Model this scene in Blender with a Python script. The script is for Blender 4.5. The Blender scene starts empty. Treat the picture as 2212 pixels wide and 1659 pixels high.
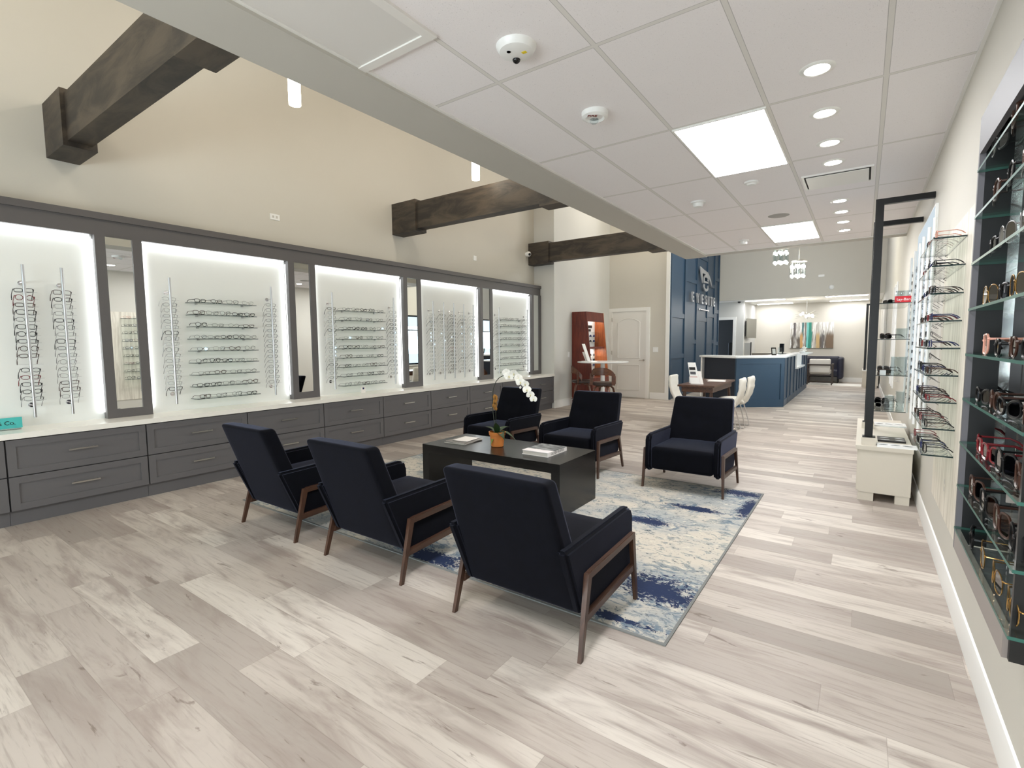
import bpy, bmesh, math, random
from mathutils import Vector, Matrix
S = bpy.context.scene
C = S.collection
R = math.radians
PI = math.pi
rnd = random.Random(7)

# ------------------------------------------------------------------ camera
cam_d = bpy.data.cameras.new('camera'); cam = bpy.data.objects.new('camera', cam_d); C.objects.link(cam)
FPX = 1071.99
cam_d.sensor_width = 36.0; cam_d.lens = FPX / 2212 * 36.0; cam_d.clip_start = 0.02; cam_d.clip_end = 200
yaw, pit, rol = R(35.2525), R(-4.7057), R(-0.4983)
Fv = Vector((-math.sin(yaw) * math.cos(pit), math.cos(yaw) * math.cos(pit), math.sin(pit)))
R0 = Vector((math.cos(yaw), math.sin(yaw), 0)); U0 = R0.cross(Fv)
Rv = math.cos(rol) * R0 + math.sin(rol) * U0; Uv = -math.sin(rol) * R0 + math.cos(rol) * U0
mw = Matrix((Rv, Uv, -Fv)).transposed().to_4x4(); mw.translation = Vector((0, 0, 1.42))
cam.matrix_world = mw
S.camera = cam

# ------------------------------------------------------------------ view, world
S.view_settings.view_transform = 'Standard'; S.view_settings.look = 'None'
S.view_settings.exposure = 0.46; S.view_settings.gamma = 1.0; S.view_settings.use_curve_mapping = False
wd = bpy.data.worlds.new('world'); S.world = wd; wd.use_nodes = True
S.cycles.transparent_max_bounces = 32; S.cycles.max_bounces = 12; S.cycles.diffuse_bounces = 6
bg = wd.node_tree.nodes['Background']; bg.inputs[0].default_value = (0.62, 0.78, 1.0, 1); bg.inputs[1].default_value = 1.6

WARM = (1.0, 0.90, 0.77); NEUT = (0.93, 0.945, 1.0); COOL = (0.93, 0.97, 1.0); DAY = (0.70, 0.84, 1.0)

# ------------------------------------------------------------------ materials
def s(r, g, b):
    f = lambda c: (c / 255 / 12.92) if c / 255 <= 0.04045 else ((c / 255 + 0.055) / 1.055) ** 2.4
    return (f(r), f(g), f(b), 1)
MATS = {}
def mat(name, col, rough=0.5, metal=0.0, **kw):
    if name in MATS: return MATS[name]
    m = bpy.data.materials.new(name); m.use_nodes = True; MATS[name] = m
    b = m.node_tree.nodes['Principled BSDF']
    b.inputs['Base Color'].default_value = col if len(col) == 4 else (*col, 1)
    b.inputs['Roughness'].default_value = rough; b.inputs['Metallic'].default_value = metal
    for k, v in kw.items(): b.inputs[k.replace('_', ' ')].default_value = v
    return m
def emis(name, col, st):
    if name in MATS: return MATS[name]
    m = bpy.data.materials.new(name); m.use_nodes = True; MATS[name] = m
    nt = m.node_tree; nt.nodes.clear()
    o = nt.nodes.new('ShaderNodeOutputMaterial'); e = nt.nodes.new('ShaderNodeEmission')
    e.inputs[0].default_value = (*col[:3], 1); e.inputs[1].default_value = st
    nt.links.new(e.outputs[0], o.inputs[0]); return m
class NG:
    """small helper for writing node graphs"""
    def __init__(self, m): self.m = m; self.nt = m.node_tree; self.b = self.nt.nodes['Principled BSDF']
    def n(self, t, **kw):
        nd = self.nt.nodes.new(t)
        for k, v in kw.items(): setattr(nd, k, v)
        return nd
    def l(self, a, b): self.nt.links.new(a, b)
    def math(self, op, a, b=None, c=None):
        nd = self.n('ShaderNodeMath', operation=op)
        for i, v in enumerate((a, b, c)):
            if v is None: continue
            if isinstance(v, (int, float)): nd.inputs[i].default_value = v
            else: self.l(v, nd.inputs[i])
        return nd.outputs[0]
    def mix(self, f, a, b, blend='MIX'):
        nd = self.n('ShaderNodeMix', data_type='RGBA', blend_type=blend)
        for i, v in ((0, f), (6, a), (7, b)):
            if isinstance(v, (int, float)): nd.inputs[i].default_value = v
            elif isinstance(v, tuple): nd.inputs[i].default_value = v
            else: self.l(v, nd.inputs[i])
        return nd.outputs[2]
    def noise(self, vec, scale, detail=4, rough=0.55, dist=0.0):
        nd = self.n('ShaderNodeTexNoise'); nd.inputs['Scale'].default_value = scale
        nd.inputs['Detail'].default_value = detail; nd.inputs['Roughness'].default_value = rough; nd.inputs['Distortion'].default_value = dist
        if vec is not None: self.l(vec, nd.inputs['Vector'])
        return nd.outputs['Fac']
    def comb(self, x, y, z):
        nd = self.n('ShaderNodeCombineXYZ')
        for i, v in enumerate((x, y, z)):
            if isinstance(v, (int, float)): nd.inputs[i].default_value = v
            else: self.l(v, nd.inputs[i])
        return nd.outputs[0]
    def pos(self):
        g = self.n('ShaderNodeTexCoord'); sp = self.n('ShaderNodeSeparateXYZ'); self.l(g.outputs['Object'], sp.inputs[0])
        return g.outputs['Object'], sp.outputs[0], sp.outputs[1], sp.outputs[2]
    def ramp(self, f, stops):
        nd = self.n('ShaderNodeValToRGB'); cr = nd.color_ramp
        while len(cr.elements) < len(stops): cr.elements.new(0.5)
        for e, (p, c) in zip(cr.elements, stops): e.position = p; e.color = c
        self.l(f, nd.inputs[0]); return nd.outputs[0]
    def smooth(self, v, a, b):
        nd = self.n('ShaderNodeMapRange', interpolation_type='SMOOTHSTEP')
        nd.inputs['From Min'].default_value = a; nd.inputs['From Max'].default_value = b
        self.l(v, nd.inputs['Value']); return nd.outputs[0]
    def bump(self, h, dist, st=1.0):
        nd = self.n('ShaderNodeBump'); nd.inputs['Distance'].default_value = dist; nd.inputs['Strength'].default_value = st
        self.l(h, nd.inputs['Height']); self.l(nd.outputs[0], self.b.inputs['Normal'])

def paint(name, col, rough=0.6, amt=0.03):
    m = mat(name, col, rough); g = NG(m); v, x, y, z = g.pos()
    f = g.noise(v, 60, 3); g.bump(f, 0.0008, 0.35)
    g.l(g.mix(g.noise(v, 1.3, 3), tuple(c * (1 - amt) for c in col[:3]) + (1,), tuple(min(1, c * (1 + amt)) for c in col[:3]) + (1,)), g.b.inputs['Base Color'])
    return m
M_wall = paint('wall_paint_greige', s(200, 196, 186), 0.65)
M_wallg = paint('wall_paint_grey', s(200, 199, 194), 0.65)
M_soff = paint('soffit_paint', s(188, 185, 177), 0.7)
M_white = mat('white_trim_paint', s(232, 231, 227), 0.35)
M_wdoor = mat('white_door_paint', s(226, 224, 219), 0.4)
M_grey = mat('grey_cabinet_paint', s(88, 85, 85), 0.42)
M_drawer = mat('grey_drawer_paint', s(93, 91, 92), 0.42)
M_gap = mat('cabinet_carcass_dark', s(38, 37, 38), 0.6)
M_steel = mat('brushed_steel', s(200, 198, 192), 0.28, 1.0)
M_rod = mat('satin_aluminium', s(180, 180, 180), 0.3, 1.0)
M_chrome = mat('chrome', s(225, 225, 228), 0.08, 1.0)
M_mirror = mat('mirror_silver', (0.82, 0.84, 0.83), 0.01, 1.0)
M_black = mat('black_satin', s(14, 14, 15), 0.4)
M_blackm = mat('black_metal', s(12, 12, 13), 0.35, 0.3)
M_blackgl = mat('black_gloss', s(10, 10, 11), 0.12)
M_whitepl = mat('white_plastic', s(232, 232, 230), 0.35)
M_panel = paint('white_display_panel', s(226, 228, 224), 0.5, 0.015)
M_ublight = mat('light_taupe_laminate', s(205, 198, 184), 0.45)
M_wleath = mat('white_leather', s(226, 223, 213), 0.5)
M_navy = mat('navy_blue_paint', s(41, 66, 88), 0.42)
M_terra = mat('terracotta', s(205, 125, 58), 0.55)
M_leaf = mat('orchid_leaf', s(38, 62, 34), 0.35)
M_leaf2 = mat('orchid_leaf_light', s(110, 130, 50), 0.4)
M_stem = mat('orchid_stem', s(38, 44, 28), 0.5)
M_petal = mat('orchid_petal', s(240, 238, 230), 0.5, Subsurface_Weight=0.0)
M_bark = mat('dried_moss', s(150, 105, 45), 0.9)
M_paper = mat('paper', s(230, 226, 222), 0.6)
M_pages = mat('book_pages', s(205, 200, 190), 0.8)
M_red = mat('red_card', s(205, 22, 38), 0.4)
M_teal = mat('robin_egg_teal', s(70, 176, 172), 0.35)
M_txt = mat('black_ink', s(18, 18, 20), 0.6)
M_redink = mat('red_ink', s(120, 30, 25), 0.6)
M_lglow = emis('diffuser_glow', (1.0, 0.985, 0.95), 9.0)
M_dglow = emis('downlight_glow', (1.0, 0.96, 0.9), 30.0)
M_pglow = emis('pendant_glow', (1.0, 0.9, 0.74), 14.0)
M_lin = emis('linear_light_glow', (1.0, 0.99, 0.97), 9.0)
M_bulb = emis('bulb_glow', (1.0, 0.93, 0.78), 60.0)
M_led = emis('led_strip_glow', (0.97, 1.0, 1.0), 3.0)
M_backlit = emis('backlit_panel_glow', (0.80, 0.92, 1.0), 0.6)

def glassmat(name, tint, rough=0.0, edge=None, refl=0.06, alpha=0.0, gcol=(1, 1, 1)):
    m = bpy.data.materials.new(name); m.use_nodes = True; MATS[name] = m
    nt = m.node_tree; nt.nodes.clear()
    o = nt.nodes.new('ShaderNodeOutputMaterial'); t = nt.nodes.new('ShaderNodeBsdfTransparent'); t.inputs[0].default_value = (*tint, 1)
    gl = nt.nodes.new('ShaderNodeBsdfGlossy'); gl.inputs['Color'].default_value = (*gcol, 1); gl.inputs['Roughness'].default_value = rough
    lw = nt.nodes.new('ShaderNodeLayerWeight'); lw.inputs[0].default_value = 0.5
    pw = nt.nodes.new('ShaderNodeMath'); pw.operation = 'POWER'; nt.links.new(lw.outputs['Facing'], pw.inputs[0]); pw.inputs[1].default_value = 5.0
    fr = nt.nodes.new('ShaderNodeMath'); fr.operation = 'MULTIPLY_ADD'; nt.links.new(pw.outputs[0], fr.inputs[0]); fr.inputs[1].default_value = 0.9; fr.inputs[2].default_value = 0.04
    mx = nt.nodes.new('ShaderNodeMixShader')
    nt.links.new(fr.outputs[0], mx.inputs[0]); nt.links.new(t.outputs[0], mx.inputs[1]); nt.links.new(gl.outputs[0], mx.inputs[2])
    nt.links.new(mx.outputs[0], o.inputs[0]); return m
M_glass = glassmat('clear_glass', (0.93, 0.97, 0.95), refl=0.06)
M_lens = glassmat('clear_lens', (0.97, 0.98, 0.98))
M_dlens = glassmat('dark_sunglass_lens', (0.10, 0.10, 0.105))
M_blens = glassmat('amber_sunglass_lens', (0.42, 0.22, 0.12))
M_gedge = mat('green_glass_edge', s(52, 96, 86), 0.4, Specular_IOR_Level=0.3)
M_gedged = mat('dark_glass_edge', s(28, 48, 48), 0.15)
M_acryl = glassmat('acrylic', (0.86, 0.90, 0.91))

# floor : grey oak planks running along X
def floor_mat():
    m = mat('grey_oak_plank_floor', s(190, 178, 165), 0.38); g = NG(m); v, x, y, z = g.pos()
    W_, L_ = 0.1905, 1.22
    row = g.math('FLOOR', g.math('DIVIDE', g.math('SUBTRACT', y, 0.797), W_))
    wn = g.n('ShaderNodeTexWhiteNoise', noise_dimensions='1D'); g.l(row, wn.inputs['W'])
    xo = g.math('ADD', g.math('DIVIDE', x, L_), g.math('MULTIPLY', wn.outputs[0], 5.3))
    col = g.math('FLOOR', xo)
    wn2 = g.n('ShaderNodeTexWhiteNoise', noise_dimensions='2D'); g.l(g.comb(row, col, 0), wn2.inputs['Vector'])
    r2 = wn2.outputs[0]
    off = g.math('MULTIPLY', r2, 37.0)
    vv = g.comb(g.math('MULTIPLY', x, 0.9), g.math('ADD', g.math('MULTIPLY', y, 5.0), off), off)
    big = g.noise(vv, 1.6, 5, 0.6, 0.7)
    vf = g.comb(g.math('MULTIPLY', x, 3.0), g.math('ADD', g.math('MULTIPLY', y, 46.0), off), off)
    fine = g.noise(vf, 1.5, 4, 0.6, 0.3)
    vk = g.comb(g.math('MULTIPLY', x, 1.7), g.math('ADD', g.math('MULTIPLY', y, 8.0), off), g.math('ADD', off, 9.0))
    kn = g.noise(vk, 1.8, 6, 0.62, 1.2)
    base = g.ramp(r2, [(0.0, s(152, 143, 135)), (0.35, s(172, 162, 153)), (0.7, s(188, 179, 169)), (1.0, s(202, 194, 184))])
    c1 = g.mix(g.smooth(big, 0.42, 0.72), base, s(150, 138, 130), 'MIX')
    c2 = g.mix(g.math('MULTIPLY', g.smooth(fine, 0.50, 0.75), 0.5), c1, s(132, 121, 112))
    c3 = g.mix(g.math('MULTIPLY', g.smooth(kn, 0.635, 0.70), 0.6), c2, s(96, 82, 72))
    # joints
    fy = g.math('FRACT', g.math('DIVIDE', g.math('SUBTRACT', y, 0.797), W_)); fx = g.math('FRACT', xo)
    ey = g.math('MINIMUM', fy, g.math('SUBTRACT', 1.0, fy)); ex = g.math('MINIMUM', fx, g.math('SUBTRACT', 1.0, fx))
    j = g.math('MAXIMUM', g.math('LESS_THAN', ey, 0.008), g.math('LESS_THAN', ex, 0.0012))
    c4 = g.mix(g.math('MULTIPLY', j, 0.28), c3, s(110, 98, 88))
    g.l(c4, g.b.inputs['Base Color'])
    g.b.inputs['Specular IOR Level'].default_value = 0.35; g.l(g.math('ADD', 0.42, g.math('MULTIPLY', fine, 0.18)), g.b.inputs['Roughness'])
    g.bump(g.math('SUBTRACT', fine, g.math('MULTIPLY', j, 2.0)), 0.0006, 0.5)
    return m
M_floor = floor_mat()

def tile_mat():
    m = mat('acoustic_ceiling_tile', s(210, 206, 200), 0.85); g = NG(m); v, x, y, z = g.pos()
    gx = g.math('FRACT', g.math('DIVIDE', g.math('SUBTRACT', x, -1.163), 0.604)); gy = g.math('FRACT', g.math('DIVIDE', g.math('SUBTRACT', y, 2.39), 1.2225))
    dx = g.math('MULTIPLY', g.math('MINIMUM', gx, g.math('SUBTRACT', 1.0, gx)), 0.604)
    dy = g.math('MULTIPLY', g.math('MINIMUM', gy, g.math('SUBTRACT', 1.0, gy)), 1.2225)
    d = g.math('MINIMUM', dx, dy)
    bar = g.math('LESS_THAN', d, 0.0115); rim = g.math('MULTIPLY', g.math('LESS_THAN', d, 0.0145), g.math('GREATER_THAN', d, 0.0115))
    n1 = g.noise(v, 150, 2, 0.6); n2 = g.noise(v, 420, 2, 0.5)
    sp = g.math('MAXIMUM', g.smooth(n1, 0.66, 0.72), g.math('MULTIPLY', g.smooth(n2, 0.60, 0.70), 0.5))
    tile = g.mix(g.math('MULTIPLY', sp, 0.5), s(239, 235, 236), s(178, 174, 172))
    c = g.mix(bar, tile, s(222, 219, 215)); c = g.mix(g.math('MULTIPLY', rim, 0.55), c, s(120, 117, 112))
    g.l(c, g.b.inputs['Base Color']); g.bump(g.math('MULTIPLY', g.math('ADD', sp, bar), -1.0), 0.002, 0.6)
    return m
M_tile = tile_mat()

def wood(name, c0, c1, rough=0.4, ax=0, sc=1.0):
    m = mat(name, c0, rough); g = NG(m); v, x, y, z = g.pos(); a = [x, y, z]
    k = [g.math('MULTIPLY', q, (3.0 if i == ax else 34.0) * sc) for i, q in enumerate(a)]
    f = g.noise(g.comb(*k), 1.0, 5, 0.6, 0.8)
    g.l(g.mix(g.smooth(f, 0.3, 0.72), c0, c1), g.b.inputs['Base Color']); g.bump(f, 0.0005, 0.4); return m
M_walnut = wood('walnut_wood', s(80, 54, 40), s(54, 35, 26), 0.38, 2)
M_walnuty = wood('walnut_wood_rail', s(80, 54, 40), s(54, 35, 26), 0.38, 1)
M_wdesk = wood('walnut_desk_wood', s(98, 66, 46), s(68, 42, 29), 0.32, 1)
M_mahog = wood('mahogany_wood', s(112, 44, 26), s(78, 24, 14), 0.35, 2)
M_bentw = wood('bent_walnut', s(104, 64, 42), s(72, 42, 28), 0.3, 0)
M_table = wood('black_stained_wood', s(27, 25, 24), s(12, 11, 11), 0.27, 0, 0.8)
def beam_mat():
    m = mat('dark_stained_beam', s(56, 48, 40), 0.55); g = NG(m); v, x, y, z = g.pos()
    f = g.noise(g.comb(g.math('MULTIPLY', x, 1.2), g.math('MULTIPLY', y, 3), g.math('MULTIPLY', z, 4)), 1.6, 6, 0.65, 0.8)
    f2 = g.noise(g.comb(g.math('MULTIPLY', x, 3), g.math('MULTIPLY', y, 30), g.math('MULTIPLY', z, 30)), 1.2, 3)
    c = g.mix(g.smooth(f, 0.35, 0.68), s(40, 34, 29), s(82, 71, 58)); c = g.mix(g.math('MULTIPLY', f2, 0.35), c, s(34, 30, 27))
    g.l(c, g.b.inputs['Base Color']); g.bump(f2, 0.001, 0.5); return m
M_beam = beam_mat()
def velvet(name, col):
    m = mat(name, col, 0.85); b = m.node_tree.nodes['Principled BSDF']
    b.inputs['Sheen Weight'].default_value = 0.34; b.inputs['Sheen Roughness'].default_value = 0.30; b.inputs['Sheen Tint'].default_value = (0.40, 0.44, 0.66, 1); b.inputs['Specular IOR Level'].default_value = 0.12
    g = NG(m); v, x, y, z = g.pos(); f = g.noise(v, 14, 4, 0.6, 0.6)
    g.l(g.mix(g.smooth(f, 0.3, 0.7), tuple(c * 0.8 for c in col[:3]) + (1,), tuple(c * 1.25 for c in col[:3]) + (1,)), g.b.inputs['Base Color'])
    g.bump(g.noise(v, 500, 2), 0.0006, 0.5); return m
M_velvet = velvet('navy_velvet', s(4, 5, 12))
M_navysofa = mat('navy_leather', s(20, 22, 42), 0.4)
def rug_mat():
    m = mat('abstract_rug', s(200, 196, 180), 0.95); g = NG(m); v, x, y, z = g.pos()
    v = g.comb(g.math('MULTIPLY', x, 0.62), y, z); n1 = g.noise(v, 2.1, 6, 0.62, 0.6); n2 = g.noise(v, 13.0, 5, 0.72, 1.4); n3 = g.noise(v, 38.0, 3, 0.65, 1.5)
    nb = g.noise(v, 5.0, 5, 0.65, 0.8)
    c = g.mix(g.smooth(n1, 0.40, 0.62), s(194, 187, 174), s(160, 163, 162))
    c = g.mix(g.math('MULTIPLY', g.smooth(n2, 0.52, 0.60), 0.75), c, s(118, 130, 134))
    c = g.mix(g.math('MULTIPLY', g.smooth(n3, 0.58, 0.64), g.smooth(n2, 0.40, 0.55)), c, s(74, 82, 88))
    c = g.mix(g.math('MULTIPLY', g.smooth(g.noise(v, 24.0, 4, 0.6, 1.0), 0.60, 0.66), 0.8), c, s(208, 203, 186))
    # navy blotches woven near the corners
    def blob(cx, cy, rx, ry):
        a = g.math('DIVIDE', g.math('SUBTRACT', x, cx), rx); b_ = g.math('DIVIDE', g.math('SUBTRACT', y, cy), ry)
        return g.math('SQRT', g.math('ADD', g.math('MULTIPLY', a, a), g.math('MULTIPLY', b_, b_)))
    ds = [blob(-0.93, 2.72, 0.34, 0.19), blob(-1.22, 2.60, 0.2, 0.1), blob(-0.82, 4.92, 0.32, 0.15), blob(-0.74, 4.5, 0.10, 0.4), blob(-1.1, 4.25, 0.28, 0.08), blob(-1.0, 2.30, 0.3, 0.05), blob(-2.25, 2.30, 0.42, 0.13), blob(-2.6, 2.45, 0.25, 0.08), blob(-4.3, 4.7, 0.35, 0.2), blob(-1.35, 3.75, 0.22, 0.1), blob(-4.25, 2.4, 0.2, 0.14)]
    d = ds[0]
    for q in ds[1:]: d = g.math('MINIMUM', d, q)
    q = g.math('SUBTRACT', g.math('ADD', d, g.math('MULTIPLY', g.math('SUBTRACT', nb, 0.5), 1.6)), g.math('MULTIPLY', g.math('SUBTRACT', n3, 0.5), -2.2))
    navy = g.math('SUBTRACT', 1.0, g.smooth(q, 0.62, 0.70))
    mid = g.math('MULTIPLY', g.math('SUBTRACT', 1.0, g.smooth(d, 0.8, 2.3)), g.smooth(n2, 0.47, 0.56))
    c = g.mix(g.math('MULTIPLY', mid, 0.7), c, s(84, 108, 128))
    c = g.mix(navy, c, s(20, 38, 74))
    g.l(c, g.b.inputs['Base Color']); g.bump(n3, 0.003, 0.6); return m
M_rug = rug_mat()
M_rugb = mat('rug_binding', s(120, 122, 120), 0.9)
def streak_mat():  # light falling through the glass shelves, put into vertical colour streaks
    m = mat('wall_light_streaks', s(215, 207, 192), 0.5); g = NG(m); v, x, y, z = g.pos()
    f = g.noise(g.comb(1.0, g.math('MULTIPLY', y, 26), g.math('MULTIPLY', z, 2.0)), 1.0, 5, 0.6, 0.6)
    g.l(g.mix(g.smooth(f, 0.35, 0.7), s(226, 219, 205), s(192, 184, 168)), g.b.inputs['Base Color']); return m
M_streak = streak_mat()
def art_mat():
    m = mat('abstract_canvas_paint', s(220, 220, 215), 0.6); g = NG(m); v, x, y, z = g.pos()
    f = g.noise(g.comb(g.math('MULTIPLY', x, 6.5), 0.0, g.math('MULTIPLY', z, 0.9)), 1.0, 4, 0.6, 0.5)
    f2 = g.noise(g.comb(g.math('MULTIPLY', x, 15.0), 3.0, g.math('MULTIPLY', z, 1.6)), 1.0, 4, 0.6, 0.8)
    c = g.mix(g.smooth(f2, 0.45, 0.60), s(232, 232, 228), s(176, 172, 164))
    low = g.math('SUBTRACT', 1.0, g.smooth(g.math('ADD', z, g.math('MULTIPLY', g.math('SUBTRACT', f2, 0.5), 1.6)), 0.30, 0.62))
    c = g.mix(g.math('MULTIPLY', low, g.smooth(f, 0.40, 0.56)), c, s(92, 84, 76))
    def band(x0, w, cc, c, zz=None):
        dd = g.math('ABSOLUTE', g.math('SUBTRACT', g.math('ADD', x, g.math('MULTIPLY', g.math('SUBTRACT', f2, 0.5), 0.10)), x0))
        mk = g.math('SUBTRACT', 1.0, g.smooth(dd, w * 0.7, w * 1.2))
        if zz == 'hi': mk = g.math('MULTIPLY', mk, g.smooth(z, 0.20, 0.50))
        if zz == 'lo': mk = g.math('MULTIPLY', mk, g.math('SUBTRACT', 1.0, g.smooth(z, 0.40, 0.62)))
        return g.mix(mk, c, cc)
    c = band(-0.07, 0.085, s(44, 132, 116), c); c = band(-0.12, 0.03, s(110, 190, 185), c); c = band(-0.27, 0.035, s(70, 110, 112), c, 'hi')
    c = band(-0.30, 0.04, s(190, 150, 96), c, 'lo'); c = band(-0.52, 0.04, s(90, 84, 84), c, 'hi'); c = band(0.20, 0.05, s(186, 160, 112), c, 'lo'); c = band(-0.19, 0.03, s(120, 112, 106), c, 'hi')
    c = band(0.33, 0.03, s(96, 92, 92), c, 'lo'); c = band(0.55, 0.12, s(110, 92, 74), c, 'lo')
    g.l(c, g.b.inputs['Base Color']); return m
M_art = art_mat()

# ------------------------------------------------------------------ mesh helpers
class B:
    def __init__(self): self.bm = bmesh.new(); self.mi = 0
    def _done(self, faces, smooth=False):
        for f in faces: f.material_index = self.mi; f.smooth = smooth
    def box(self, x0, x1, y0, y1, z0, z1):
        vs = [self.bm.verts.new(p) for p in ((x0, y0, z0), (x1, y0, z0), (x1, y1, z0), (x0, y1, z0), (x0, y0, z1), (x1, y0, z1), (x1, y1, z1), (x0, y1, z1))]
        fs = [self.bm.faces.new([vs[i] for i in q]) for q in ((0, 3, 2, 1), (4, 5, 6, 7), (0, 1, 5, 4), (1, 2, 6, 5), (2, 3, 7, 6), (3, 0, 4, 7))]
        self._done(fs); return self
    def hexa(self, pts):
        vs = [self.bm.verts.new(p) for p in pts]
        fs = [self.bm.faces.new([vs[i] for i in q]) for q in ((0, 3, 2, 1), (4, 5, 6, 7), (0, 1, 5, 4), (1, 2, 6, 5), (2, 3, 7, 6), (3, 0, 4, 7))]
        self._done(fs); return self
    def prism(self, poly, axis, a, b):
        """poly of 2d points extruded along axis from a to b; 2d = the two other axes in order"""
        def P(p, t):
            if axis == 'x': return (t, p[0], p[1])
            if axis == 'y': return (p[0], t, p[1])
            return (p[0], p[1], t)
        v0 = [self.bm.verts.new(P(p, a)) for p in poly]; v1 = [self.bm.verts.new(P(p, b)) for p in poly]
        n = len(poly); fs = [self.bm.faces.new(v0), self.bm.faces.new(v1[::-1])]
        for i in range(n): fs.append(self.bm.faces.new((v0[i], v1[i], v1[(i + 1) % n], v0[(i + 1) % n])))
        bmesh.ops.recalc_face_normals(self.bm, faces=fs); self._done(fs); return self
    def tube(self, pts, r, n=8, closed=False, caps=True):
        pts = [Vector(p) for p in pts]; N = len(pts); rr = r if isinstance(r, (list, tuple)) else [r] * N
        rings = []; up = None
        for i, p in enumerate(pts):
            if closed: t = pts[(i + 1) % N] - pts[i - 1]
            else: t = pts[min(i + 1, N - 1)] - pts[max(i - 1, 0)]
            t = t.normalized() if t.length > 1e-9 else Vector((0, 0, 1))
            if up is None: up = t.orthogonal().normalized()
            up = (up - t * up.dot(t)); up = up.normalized() if up.length > 1e-6 else t.orthogonal().normalized()
            w = t.cross(up)
            rings.append([self.bm.verts.new(p + (up * math.cos(2 * PI * k / n) + w * math.sin(2 * PI * k / n)) * rr[i]) for k in range(n)])
        fs = []
        for i in range(N if closed else N - 1):
            a, b_ = rings[i], rings[(i + 1) % N]
            for k in range(n): fs.append(self.bm.faces.new((a[k], a[(k + 1) % n], b_[(k + 1) % n], b_[k])))
        self._done(fs, True)
        if caps and not closed: self._done([self.bm.faces.new(rings[0][::-1]), self.bm.faces.new(rings[-1])])
        return self
    def lathe(self, prof, c=(0, 0, 0), n=24, axis='z'):
        """prof: list of (radius, height)"""
        rings = []
        for r_, h_ in prof:
            ring = []
            for k in range(n):
                a = 2 * PI * k / n; u, v = r_ * math.cos(a), r_ * math.sin(a)
                p = {'z': (u, v, h_), 'x': (h_, u, v), 'y': (v, h_, u)}[axis]
                ring.append(self.bm.verts.new((c[0] + p[0], c[1] + p[1], c[2] + p[2])))
            rings.append(ring)
        fs = []
        for i in range(len(prof) - 1):
            a, b_ = rings[i], rings[i + 1]
            for k in range(n): fs.append(self.bm.faces.new((a[k], a[(k + 1) % n], b_[(k + 1) % n], b_[k])))
        self._done(fs, True)
        e = []
        if prof[0][0] > 1e-5: e.append(self.bm.faces.new(rings[0][::-1]))
        if prof[-1][0] > 1e-5: e.append(self.bm.faces.new(rings[-1]))
        self._done(e); bmesh.ops.recalc_face_normals(self.bm, faces=fs + e); return self
    def cyl(self, c, r, h, n=20, axis='z'): return self.lathe([(r, 0), (r, h)], c, n, axis)
    def ball(self, c, r, n=12, sq=(1, 1, 1)):
        m = Matrix.Translation(c) @ Matrix.Diagonal((sq[0], sq[1], sq[2], 1))
        g = bmesh.ops.create_uvsphere(self.bm, u_segments=n, v_segments=max(6, n // 2), radius=r, matrix=m)
        fs = set(f for v in g['verts'] for f in v.link_faces); self._done(fs, True); return self
    def rbox(self, c, d, r, fn=None, n=6):
        """rounded box, half sizes d, radius r, n flat cuts; fn maps local (x,y,z) to final"""
        def coords(h):
            inner = h - r; arc = [math.sin(PI / 4 * (k / 2)) / math.sin(PI / 4) for k in range(3)]
            lo = [-h, -h + r * 0.30, -h + r * 0.66]; hi = [-q for q in lo][::-1]
            mid = [-inner + 2 * inner * k / n for k in range(n + 1)]
            return lo + mid + hi
        X, Y, Z = coords(d[0]), coords(d[1]), coords(d[2]); cache = {}
        def V(x, y, z):
            k = (round(x, 6), round(y, 6), round(z, 6))
            if k in cache: return cache[k]
            p = Vector((x, y, z)); i = Vector([max(-(d[j] - r), min(d[j] - r, p[j])) for j in range(3)]); q = p - i
            if q.length > 1e-9: q = q.normalized() * r
            o = i + q
            o = fn(o.x, o.y, o.z) if fn else (o.x + c[0], o.y + c[1], o.z + c[2])
            cache[k] = self.bm.verts.new(o); return cache[k]
        fs = []
        def grid(A, Bq, mk):
            for i in range(len(A) - 1):
                for j in range(len(Bq) - 1):
                    fs.append(self.bm.faces.new((mk(A[i], Bq[j]), mk(A[i + 1], Bq[j]), mk(A[i + 1], Bq[j + 1]), mk(A[i], Bq[j + 1]))))
        for sg in (-1, 1):
            grid(X, Y, lambda a, b_: V(a, b_, sg * d[2])); grid(X, Z, lambda a, b_: V(a, sg * d[1], b_)); grid(Y, Z, lambda a, b_: V(sg * d[0], a, b_))
        bmesh.ops.recalc_face_normals(self.bm, faces=fs); self._done(fs, True); return self
    def bevel(self, w, seg=2):
        bmesh.ops.bevel(self.bm, geom=[e for e in self.bm.edges if len(e.link_faces) == 2 and e.calc_face_angle(0) > 0.5], offset=w, segments=seg, affect='EDGES', clamp_overlap=True)
        for f in self.bm.faces: f.smooth = True
        return self
    def xf(self, m): bmesh.ops.transform(self.bm, matrix=m, verts=self.bm.verts); return self
    def mesh(self, name, mats):
        me = bpy.data.meshes.new(name); self.bm.to_mesh(me); self.bm.free()
        for m in (mats if isinstance(mats, (list, tuple)) else [mats]): me.materials.append(m)
        try: me.set_sharp_from_angle(angle=R(38))
        except Exception: pass
        return me
    def build(self, name, mats, parent=None):
        o = bpy.data.objects.new(name, self.mesh(name, mats)); C.objects.link(o)
        if parent: o.parent = parent
        return o
def tag(o, label=None, cat=None, group=None, kind=None):
    if label: o['label'] = label
    if cat: o['category'] = cat
    if group: o['group'] = group
    if kind: o['kind'] = kind
    return o
def thing(name, label, cat, loc=(0, 0, 0), rz=0, group=None):
    o = bpy.data.objects.new(name, None); C.objects.link(o); o.empty_display_size = 0.1
    o.location = loc; o.rotation_euler = (0, 0, rz); return tag(o, label, cat, group)
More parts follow.
